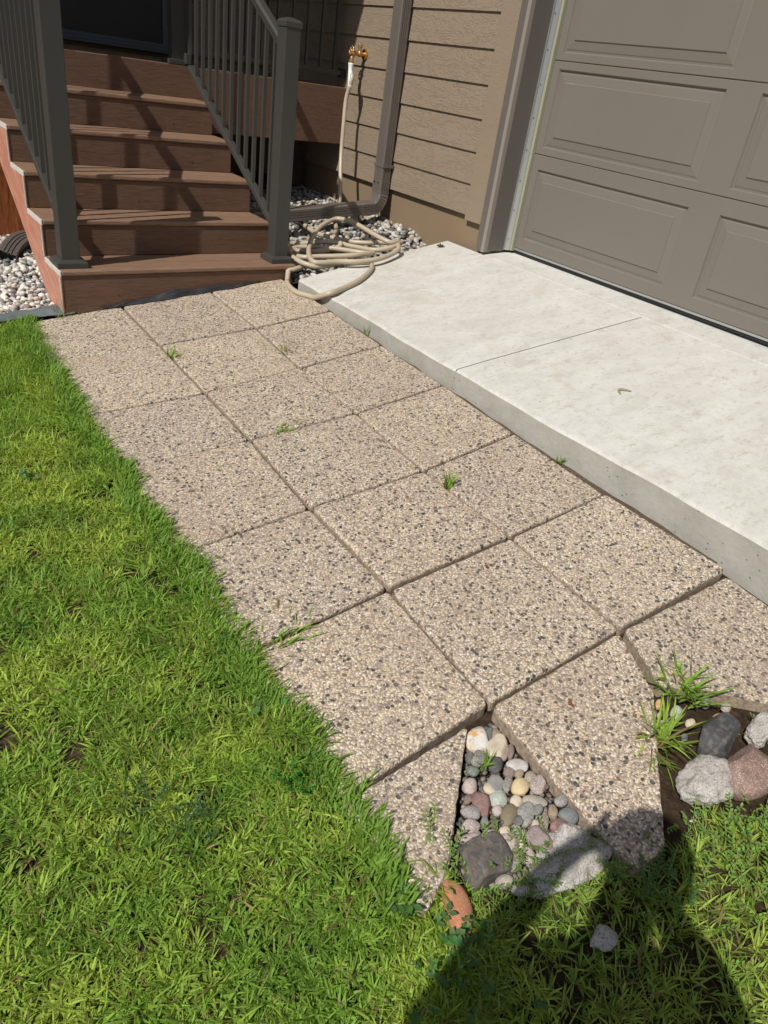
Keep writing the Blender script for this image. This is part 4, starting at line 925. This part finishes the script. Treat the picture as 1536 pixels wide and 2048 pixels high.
parts = [tufts(a[0], a[1], 7), tufts(b[0], b[1], 6), tufts(c[0], c[1], 6), tufts(d[0], d[1], 6), tufts(e[0], e[1], 6)]
# thatch: flat dry and dim blades close to the soil
xt, yt = lawn(-.35, 1.8, -.2, 3.7, 5000); n_ = len(xt); azt = rg.uniform(0, 6.28, n_)
ct = np.where((rg.random(n_) < .4)[:, None], STRAW*.55, DEEP*.9)*rg.uniform(.5, 1.1, (n_, 1))
parts.append(blades(xt, yt, G(xt, yt)-.040, azt, rg.uniform(.015, .04, n_), rg.uniform(.001, .003, n_), np.full(n_, 1.45), np.full(n_, .15), ct))
# taller grass leaning over the walkway edge
n_ = 5200; ye = rg.uniform(.5, 3.68, n_); xe = .650+rg.normal(0, .016, n_)+.03*np.clip((ye-2.6)/1.1, 0, 1)+.012*np.sin(ye*21)+.01*np.sin(ye*9)
ln = .55+.8*vnoise(xe, ye, 6, 14); azt = rg.normal(.1, .85, n_)
cm = GREEN*.75+DEEP*.25
parts.append(blades(xe, ye, G(xe, ye)-.012, azt, rg.uniform(.028, .06, n_)*ln, rg.uniform(.003, .006, n_), rg.uniform(.1, .9, n_), rg.uniform(.3, 1.2, n_), cm*rg.uniform(.7, 1.3, (n_, 1))))
# long fine fresh grass near the gravel at the far end
n_ = 3800; xe = rg.uniform(.28, .745, n_); ye = rg.uniform(3.0, 3.70, n_)
parts.append(blades(xe, ye, G(xe, ye)-.04, rg.uniform(0, 6.28, n_), rg.uniform(.05, .085, n_), rg.uniform(.002, .0038, n_), rg.uniform(.05, .6, n_), rg.uniform(.2, 1.0, n_), (GREEN*.8+LIME*.2)*rg.uniform(.7, 1.35, (n_, 1))))
tag(blade_mesh('lawn_grass', parts, MT['grass']), 'bright green crabgrass lawn', None, None, 'stuff')
# ------------------------------------------------------------------ single clumps
def clump(label, x, y, n, L0, L1, W0, W1, lean=(.3, 1.1), spread=.01, base=G, dz=-.02, azr=(0, 6.283), col=None, straw=.1, name='grass_clump', group=None, cat='grass clump'):
    g_ = np.random.default_rng(int(abs(x*7919+y*104729)) % 99991)
    if L1 < .08 and y > .7: L0, L1, W0, W1, n, dz = L0*1.35, L1*1.35, W0*1.25, W1*1.25, int(n*1.5), -.012
    X = x+g_.normal(0, spread, n); Y = y+g_.normal(0, spread, n); az = g_.uniform(*azr, n)
    c0 = (GREEN if col is None else col)*g_.uniform(.65, 1.35, (n, 1)); c0 = np.where((g_.random(n) < straw)[:, None], STRAW*.8, c0)
    Z = np.array([base(p, q) for p, q in zip(X, Y)])+dz
    o = blade_mesh(name, [blades(X, Y, Z, az, g_.uniform(L0, L1, n), g_.uniform(W0, W1, n), g_.uniform(*lean, n), g_.uniform(.1, .9, n), c0, 4, g_.uniform(-.4, .4, n))], MT['grass'])
    return tag(o, label, cat, group)
clump('large grass clump growing at the broken edge of the sunk paver on the right', 1.545, .535, 75, .05, .125, .004, .0075, (.25, 1.25), .022, col=GREEN*.95)
clump('bright grass clump between the cut paver and the jagged granite rock', 1.375, .475, 60, .05, .12, .004, .0075, (.3, 1.3), .014, col=(GREEN*.6+LIME*.4))
clump('lower drooping part of grass hanging beside the cut paver above the bare soil', 1.325, .452, 26, .04, .09, .003, .006, (.6, 1.5), .012, azr=(3.0, 5.2), col=GREEN*.9)
clump('short grass sprout in the joint of the middle column nearest the stairs', 1.150, 2.975, 16, .03, .06, .002, .004, (.1, .9), .008)
clump('thin dry sprout in the joint beside the slab side column near the stairs', 1.615, 2.79, 12, .03, .07, .0015, .003, (.1, 1.0), .008, straw=.5)
clump('flattened grass sprout lying along the fourth cross joint', 1.24, 2.17, 16, .04, .075, .002, .004, (.8, 1.4), .02, azr=(-.6, .9))
clump('flattened grass runner creeping right along the fourth cross joint', 1.30, 2.165, 12, .04, .07, .002, .004, (1.0, 1.5), .015, azr=(-.3, .3))
clump('upright grass sprout in the joint in the middle of the walkway', 1.583, 1.545, 15, .04, .065, .003, .0055, (0, .45), .007)
clump('tiny weed sprout at the foot of the slab edge close to the hose', 2.075, 2.80, 9, .03, .05, .002, .004, (.1, .7), .006)
clump('small weed sprout at the foot of the slab edge in the middle of its length', 2.068, 1.46, 10, .015, .03, .003, .005, (.3, 1.2), .012)
clump('small dark sprout in the joint second from the lawn', .835, 1.700, 12, .015, .03, .002, .004, (.4, 1.3), .012, col=DEEP)
clump('grass tuft creeping over the front edge of the lawn side paver', .80, 1.243, 16, .035, .07, .003, .005, (.7, 1.4), .02, azr=(-.6, 1.4))
clump('grass tuft at the chipped lawn side corner of the large front paver', .725, 1.225, 26, .03, .06, .003, .006, (.5, 1.3), .022, azr=(-1.2, 1.6))
clump('dry weedy grass at the bottom corner of the orange stair side panel', .865, 3.655, 26, .06, .15, .0015, .003, (.0, .5), .018, straw=.6)
clump('brown grass wisps in front of the bottom riser beside the side panel', .93, 3.645, 16, .04, .10, .0012, .0025, (.2, .9), .014, straw=.7)
clump('small green sprout with curved blades growing among the pebbles', .962, .648, 9, .035, .06, .003, .005, (.4, 1.0), .004, dz=-.01, col=GREEN*.8)
clump('grass blades rising at the end of the joint by the triangular paver', .70, .755, 12, .04, .08, .002, .004, (.2, 1.0), .01, azr=(-1, 1.8))
# ------------------------------------------------------------------ leafy weeds
def weed(label, x, y, stems, slen, leaf, col, spread=.02, up=(.5, 1.3), pitch=.010, base=G, seed=1, cat='weed', broad=1.9, dz=-.02, azr=(0, 6.283), name='leafy_weed', group=None):
    r_ = random.Random(seed); V = []; F = []; Cc = []
    def addleaf(p, az, tilt, L, W_, c):
        d = Vector((math.cos(az)*math.cos(tilt), math.sin(az)*math.cos(tilt), math.sin(tilt))); s = Vector((-math.sin(az), math.cos(az), 0)); nrm = d.cross(s)
        n = len(V); pts = [p, p+d*L*.3+s*W_*.42, p+d*L*.62+s*W_*.5, p+d*L, p+d*L*.62-s*W_*.5, p+d*L*.3-s*W_*.42, p+d*L*.45-nrm*W_*.16]
        V.extend(tuple(q) for q in pts); F.extend([(n, n+1, n+6), (n+1, n+2, n+6), (n+2, n+3, n+6), (n+3, n+4, n+6), (n+4, n+5, n+6), (n+5, n, n+6)]); Cc.extend([c]*7)
    for s in range(stems):
        px, py = x+r_.gauss(0, spread), y+r_.gauss(0, spread); az = r_.uniform(*azr); th = r_.uniform(*up); L = r_.uniform(*slen); p = Vector((px, py, base(px, py)+dz)); k = 0; prev = p.copy(); t = 0
        while t < L:
            th2 = min(1.5, th+t*4); st = Vector((math.sin(th2)*math.cos(az), math.sin(th2)*math.sin(az), math.cos(th2)))*pitch; q = p+st
            n = len(V); sd_ = Vector((-math.sin(az), math.cos(az), 0))*.0008; V.extend([tuple(p-sd_), tuple(p+sd_), tuple(q+sd_), tuple(q-sd_)]); F.append((n, n+1, n+2, n+3)); Cc.extend([tuple(v*.8 for v in col)]*4)
            for sgn in (-1, 1):
                cc = tuple(v*r_.uniform(.7, 1.3) for v in col); addleaf(q, az+sgn*r_.uniform(.6, 1.3), r_.uniform(-.1, .6), leaf*r_.uniform(.7, 1.2), leaf/broad, cc)
            p = q; t += pitch; az += r_.uniform(-.15, .15)
    me = bpy.data.meshes.new(name); me.from_pydata(V, [], F); me.update(); color_attr(me, [(*c, 1) for c in Cc])
    if spread >= .019: return tag(link('ground_cover', me, MT['weed'], None, True), label, None, None, 'stuff')
    return tag(link(name, me, MT['weed'], None, True), label, cat, group)
LG = (.19, .29, .07); LD = (.09, .185, .05); LY = (.22, .34, .06)
weed('trailing weed with small narrow leaves spilling over the triangular paver', .735, .545, 6, (.05, .12), .013, LG, .02, (.7, 1.3), .009, seed=3, azr=(-.3, 1.9), broad=3)
weed('trailing weed with small leaves between the orange rock and the triangular paver', .765, .485, 7, (.03, .09), .012, LG, .022, (.3, 1.1), .009, seed=4, broad=3)
weed('narrow leaved weed growing over the front of the orange rock', .725, .39, 3, (.04, .07), .010, LG, .008, (.1, .9), .010, seed=5, broad=3)
weed('small leaved weed between the orange rock and the large dark rock', .855, .455, 14, (.03, .06), .010, LG, .025, (.2, 1.1), .008, seed=6, broad=3)
weed('dark broad leaved weed at the lawn corner below the triangular paver', .650, .50, 5, (.02, .05), .021, LD, .02, (.3, 1.1), .014, seed=7, broad=1.7)
weed('dark broad leaved weed group left of the orange rock foot', .66, .43, 6, (.02, .05), .017, LD, .03, (.3, 1.1), .014, seed=8, broad=1.6)
weed('round leaved dark clover patch below the orange rock', .680, .375, 14, (.015, .04), .011, LD, .04, (.2, 1.0), .012, seed=9, broad=1.3)
weed('clover patch at the left bottom of the photographer shadow', .615, .365, 10, (.015, .04), .011, LD, .035, (.2, 1.0), .012, seed=10, broad=1.3)
weed('fine weed creeping over the shaded part of the rough concrete chunk', .93, .42, 16, (.03, .07), .009, LG, .035, (.5, 1.2), .008, seed=11, broad=2.6)
weed('purslane like weed in the shadow beside the cut end of the long paver', 1.085, .275, 22, (.02, .06), .010, LD, .035, (.2, 1.1), .008, seed=12, broad=2.2)
weed('shaded small leaved weed mat under the head of the shadow', 1.03, .335, 20, (.02, .06), .010, LG, .03, (.3, 1.2), .008, seed=13, broad=2.4)
weed('sparse feathery weed on the bare soil right of the cut paver', 1.20, .265, 12, (.02, .04), .008, LG, .03, (.3, 1.1), .008, seed=14, broad=3)
weed('dense small leaved weed mat in front of the jagged granite rock', 1.31, .265, 22, (.02, .06), .012, LG, .045, (.2, 1.1), .009, seed=15, broad=2.2)
weed('dense small leaved weed mat in front of the reddish boulder', 1.44, .215, 24, (.02, .06), .012, LG, .045, (.2, 1.1), .009, seed=16, broad=2.2)
weed('bright weed mat at the right edge below the reddish boulder', 1.33, .15, 16, (.02, .05), .012, LY, .05, (.2, 1.1), .009, seed=17, broad=2.4)
weed('small leaved weed right of the photographer shadow', 1.20, .155, 12, (.02, .05), .011, LG, .05, (.2, 1.1), .009, seed=18, broad=2.4)
weed('weed patch at the lower right corner beside the shadow', 1.12, .05, 10, (.02, .05), .012, LY, .05, (.2, 1.1), .009, seed=19, broad=2.6)
weed('low weed behind the reddish boulder at the right edge', 1.62, .32, 12, (.02, .04), .010, LG, .02, (.3, 1.1), .008, seed=20, broad=2.2)
weed('tiny bright rosette on the soil right of the charcoal rock', 1.545, .385, 5, (.008, .015), .011, LY, .002, (.8, 1.3), .006, seed=21, broad=2.5)
weed('feathery dark green weed patch in the left lawn', .30, .99, 46, (.02, .05), .007, (.07, .15, .05), .05, (.2, .9), .005, seed=22, broad=5)
weed('second feathery weed patch in the lawn nearer the walkway', .40, .90, 24, (.02, .045), .007, (.07, .15, .05), .03, (.2, .9), .005, seed=23, broad=5)
weed('ferny bright weed with toothed leaves at the lawn edge', .60, .855, 16, (.03, .06), .012, (.08, .22, .03), .022, (.3, 1.1), .007, seed=24, broad=2.4)
weed('broad leaved weed at the corner of the big front paver and the lawn', .655, 1.045, 5, (.015, .03), .026, (.10, .19, .06), .012, (.5, 1.2), .014, seed=25, broad=1.5)
weed('small dark weed in the lawn edge beside the second paver', .635, 1.30, 10, (.02, .04), .010, LD, .02, (.3, 1.1), .008, seed=26, broad=2.4)
weed('little weed beside the blue grey pebble at the paver edge', 1.085, .475, 4, (.01, .025), .008, LY, .004, (.5, 1.2), .007, seed=27, broad=2)
weed('light green clover sprig in the upper lawn', .41, 2.35, 6, (.01, .03), .016, (.16, .28, .08), .012, (.5, 1.2), .012, seed=28, broad=1.3)
# ------------------------------------------------------------------ litter on slab and pavers
tw = spline([(2.495, 1.575, 0), (2.515, 1.600, 0), (2.535, 1.59, 0), (2.55, 1.565, 0)], 6)
tag(MB().tube([(p.x, p.y, S(p.x, p.y)+.005) for p in tw], [.002+.004*math.sin(math.pi*i/(len(tw)-1)) for i in range(len(tw))], 7).build('dried_leaf', mat_paint('dried_leaf', (.30,.24,.14), .8, .6, 90), smooth=True), 'dried curled olive brown leaf on the pale concrete slab', 'leaf')
dk = mat_paint('dark_debris', (.03,.028,.02), .8, .5, 90)
mb = MB(); rd = random.Random(9)
for k in range(4):
    a0 = rd.uniform(0, 6.28); mb.tube([(3.136, 3.554, S(3.136, 3.554)+.004), (3.136+.02*math.cos(a0), 3.554+.02*math.sin(a0), S(3.14, 3.55)+.010+.01*rd.random()), (3.136+.034*math.cos(a0+.4), 3.554+.034*math.sin(a0+.4), S(3.14, 3.55)+.006)], [.006, .004, .001], 6)
tag(mb.build('dead_leaf', dk), 'small black curled leaf at the far corner of the concrete slab', 'leaf')
rl = mat_paint('rust_leaf', (.20,.075,.03), .8, .4, 80)
for x, y, lb in ((1.41, 1.155, 'rust brown leaf scrap on the middle paver second from the front'), (1.245, .655, 'tiny rust coloured scrap on the cut paver')):
    mb = MB()
    for k in range(5):
        a0 = rd.uniform(0, 6.28); p = Vector((x+rd.gauss(0, .006), y+rd.gauss(0, .006))); z = G(p.x, p.y)+.008; d = Vector((math.cos(a0), math.sin(a0)))*.007
        mb.add([(p.x-d.x, p.y-d.y, z), (p.x+d.y*.4, p.y-d.x*.4, z+.003), (p.x+d.x, p.y+d.y, z+.001), (p.x-d.y*.4, p.y+d.x*.4, z+.004)], [(0, 1, 2, 3)])
    o = mb.build('leaf_scrap', rl); o.modifiers.new('t', 'SOLIDIFY').thickness = .0008; tag(o, lb, 'leaf')
# ------------------------------------------------------------------ the photographer, behind the camera: casts the shadow in the photograph
skin = mat_paint('skin', (.50,.32,.23), .5, .1, 200, .4); shirt = mat_paint('grey_tshirt', (.14,.15,.17), .85, .3, 300, .2); shorts = mat_paint('navy_shorts', (.03,.04,.07), .85, .3, 300, .2); hairm = mat_paint('brown_hair', (.05,.032,.02), .6, .5, 300, .3); shoe = mat_paint('canvas_shoe', (.3,.3,.3), .7, .2, 200)
F2 = Vector((.653, .757, 0)); R2 = Vector((.757, -.653, 0)); UP = Vector((0, 0, 1)); B0 = Vector((-.335, -.14, 0))
gz0 = G(-.33, -.28)-.03
def W3(f, r, z): return B0+F2*f+R2*r+UP*z
def skinmesh(name, chains, mat, parent, sub=2):
    V = []; E = []; Rr = []; idx = {}
    def vid(k, p, r):
        if k in idx: return idx[k]
        idx[k] = len(V); V.append(tuple(p)); Rr.append(r); return idx[k]
    for ch in chains:
        pv = None
        for k, p, r in ch:
            i = vid(k, p, r)
            if pv is not None and pv != i: E.append((pv, i))
            pv = i
    me = bpy.data.meshes.new(name); me.from_pydata(V, E, []); o = bpy.data.objects.new(name+'_tmp', me); C.objects.link(o)
    sm = o.modifiers.new('s', 'SKIN'); sm.use_smooth_shade = True
    lay = me.skin_vertices[0].data
    for i, r in enumerate(Rr):
        lay[i].radius = r if isinstance(r, tuple) else (r, r); lay[i].use_root = (i == 0)
    o.modifiers.new('b', 'SUBSURF').levels = sub
    dg = bpy.context.evaluated_depsgraph_get(); m2 = bpy.data.meshes.new_from_object(o.evaluated_get(dg)); bpy.data.objects.remove(o)
    m2.name = name; m2.materials.clear(); return link(name, m2, mat, parent, True)
person = thing('person', 'person in grey shirt and navy shorts standing behind the camera, seen as a shadow', 'person', (B0.x, B0.y, gz0))
hd = Vector((-.195, -.085, 1.615)); neck = Vector((-.265, -.115, 1.455)); chest = W3(.0, 0, 1.28)+F2*.01; pelvis = W3(-.03, 0, .93)
shL = W3(.0, -.185, 1.385); shR = W3(.0, .20, 1.40); elL = Vector((-.40, .055, 1.13)); elR = Vector((.10, -.255, 1.12))
wrL = Vector((-.125, .085, 1.345)); wrR = Vector((.035, -.100, 1.29)); hnL = Vector((-.052, .070, 1.40)); hnR = Vector((.040, -.045, 1.345))
ch = [[('pel', pelvis, (.145, .11)), ('wai', W3(-.02, 0, 1.10), (.135, .10)), ('che', chest, (.155, .11)), ('upc', W3(0, 0, 1.38), (.10, .08)), ('nek', neck, .055), ('hb', hd-UP*.06-F2*.01, (.066, .07)), ('hc', hd, (.078, .09)), ('ht', hd+UP*.07, (.064, .074))]]
for s, sh, elb, wr, hn in ((-1, shL, elL, wrL, hnL), (1, shR, elR, wrR, hnR)):
    n_ = 'L' if s < 0 else 'R'
    ch.append([('upc', chest, .1), ('sh'+n_, sh, .062), ('ua'+n_, sh.lerp(elb, .5), .05), ('el'+n_, elb, .042), ('fa'+n_, elb.lerp(wr, .45), .044 if s < 0 else .055), ('wr'+n_, wr, .027 if s < 0 else .034), ('pm'+n_, hn, (.034, .022))])
    inw = (Vector((0, 0, 1.40))-hn).normalized()
    for k in range(4):
        o_ = CU*(.022-.017*k); root = hn+o_*.8+inw*.006; L_ = [.036, .042, .038, .030][k]
        tip = root+CF*-.004+(CR*-s)*L_*.75+CU*.012; mid = root+(CR*-s)*L_*.35+CF*.010-CF*.012
        ch.append([('pm'+n_, hn, .03), ('f%d'%k+n_, root, .0095), ('g%d'%k+n_, mid-CF*.014, .0088), ('h%d'%k+n_, tip-CF*.016, .0075)])
    th_ = hn+CU*.035-CF*.02
    ch.append([('pm'+n_, hn, .03), ('t0'+n_, hn+CU*.018-CF*.018, .012), ('t1'+n_, th_+(CR*-s)*.014+CU*.012, .0105), ('t2'+n_, th_+(CR*-s)*.03+CU*.03, .009)])
    hp = W3(-.03, s*.095, .88); kn = W3(.0, s*.12, .48+gz0*.5); an = W3(-.05, s*.14, gz0+.10)
    ch.append([('pel', pelvis, .13), ('hp'+n_, hp, .088), ('th'+n_, hp.lerp(kn, .5), .075), ('kn'+n_, kn, .056), ('cf'+n_, kn.lerp(an, .35), .056), ('an'+n_, an, .038), ('hl'+n_, W3(-.07, s*.14, gz0+.045), .038), ('ft'+n_, W3(.05, s*.15, gz0+.035), .04), ('to'+n_, W3(.13, s*.155, gz0+.025), .03)])
body = skinmesh('body', ch, skin, person)
# face
fd_ = (Vector((0, 0, H))-hd).normalized(); fs_ = R2
MB().tube([hd+fd_*.085-UP*.0, hd+fd_*.108-UP*.02, hd+fd_*.088-UP*.028], [.006, .013, .009], 8).build('nose', skin, person, smooth=True)
for s in (-1, 1):
    vs0, fs0 = ico(2); MB().add([hd+fd_*.083+fs_*s*.030+v*.011 for v in vs0], fs0).build('eye', MT['white'], person, smooth=True)
    MB().add([hd+fs_*s*.080+Vector((v.x*.012, v.y*.012, v.z*.028)) for v in vs0], fs0).build('ear', skin, person, smooth=True)
MB().tube([hd+fd_*.088-UP*.048-fs_*.02, hd+fd_*.094-UP*.05, hd+fd_*.088-UP*.048+fs_*.02], .005, 6).build('mouth', mat_paint('lips', (.35,.14,.12), .5, 0), person, smooth=True)
vs0, fs0 = ico(4); hv = []
for v in vs0:
    k = 1+.05*mnoise.noise(v*6); q = F2*(v.y*.102*k)+R2*(v.x*.090*k)+UP*(v.z*.105*k); c_ = hd+UP*.028-F2*.012
    if v.z < -.25 and v.y > -.2: q *= .8
    hv.append(c_+q)
MB().add(hv, fs0).build('hair', hairm, person, smooth=True)
skinmesh('shirt', [[('a', W3(-.03, 0, .92), (.165, .13)), ('b', W3(-.02, 0, 1.10), (.158, .125)), ('c', chest, (.175, .13)), ('d', W3(0, 0, 1.40), (.13, .10)), ('e', W3(-.0, 0, 1.43), (.075, .07))],
    [('d', chest, .1), ('l', shL, .075), ('l2', shL.lerp(elL, .6), .066)], [('d', chest, .1), ('q', W3(.02, .09, 1.44), .075), ('r', shR, .08), ('r2', shR.lerp(elR, .6), .066)]], shirt, person)
skinmesh('shorts', [[('a', W3(-.03, 0, .95), (.15, .12)), ('b', W3(-.03, 0, .86), (.14, .12)), ('l', W3(-.02, -.10, .80), .10), ('l2', W3(-.01, -.115, .52), .092)], [('b', pelvis, .1), ('r', W3(-.02, .10, .80), .10), ('r2', W3(-.01, .115, .52), .092)]], shorts, person)
for s in (-1, 1):
    skinmesh('shoe', [[('a', W3(-.085, s*.14, gz0+.045), .046), ('b', W3(.03, s*.147, gz0+.042), .047), ('c', W3(.12, s*.155, gz0+.034), .042)]], shoe, person, 2)
ph = thing('phone', 'black phone held up in both hands by the person behind the camera', 'phone', (0, 0, H))
pc = Vector((0, 0, H))-CF*.012-CU*.052+CR*.012
def ob(cx_, hx, hy, hz2):
    return [cx_+CR*a*hx+CU*b*hy+CF*c*hz2 for c in (-1, 1) for a, b in ((-1, -1), (1, -1), (1, 1), (-1, 1))]
MB().add(ob(pc, .036, .074, .004), [(0, 3, 2, 1), (4, 5, 6, 7), (0, 1, 5, 4), (1, 2, 6, 5), (2, 3, 7, 6), (3, 0, 4, 7)]).build('phone_body', MT['black'], ph, bevel=.003)
MB().add(ob(pc-CF*.0045, .033, .070, .0004), [(0, 3, 2, 1), (4, 5, 6, 7), (0, 1, 5, 4), (1, 2, 6, 5), (2, 3, 7, 6), (3, 0, 4, 7)]).build('screen', MT['glass'], ph)
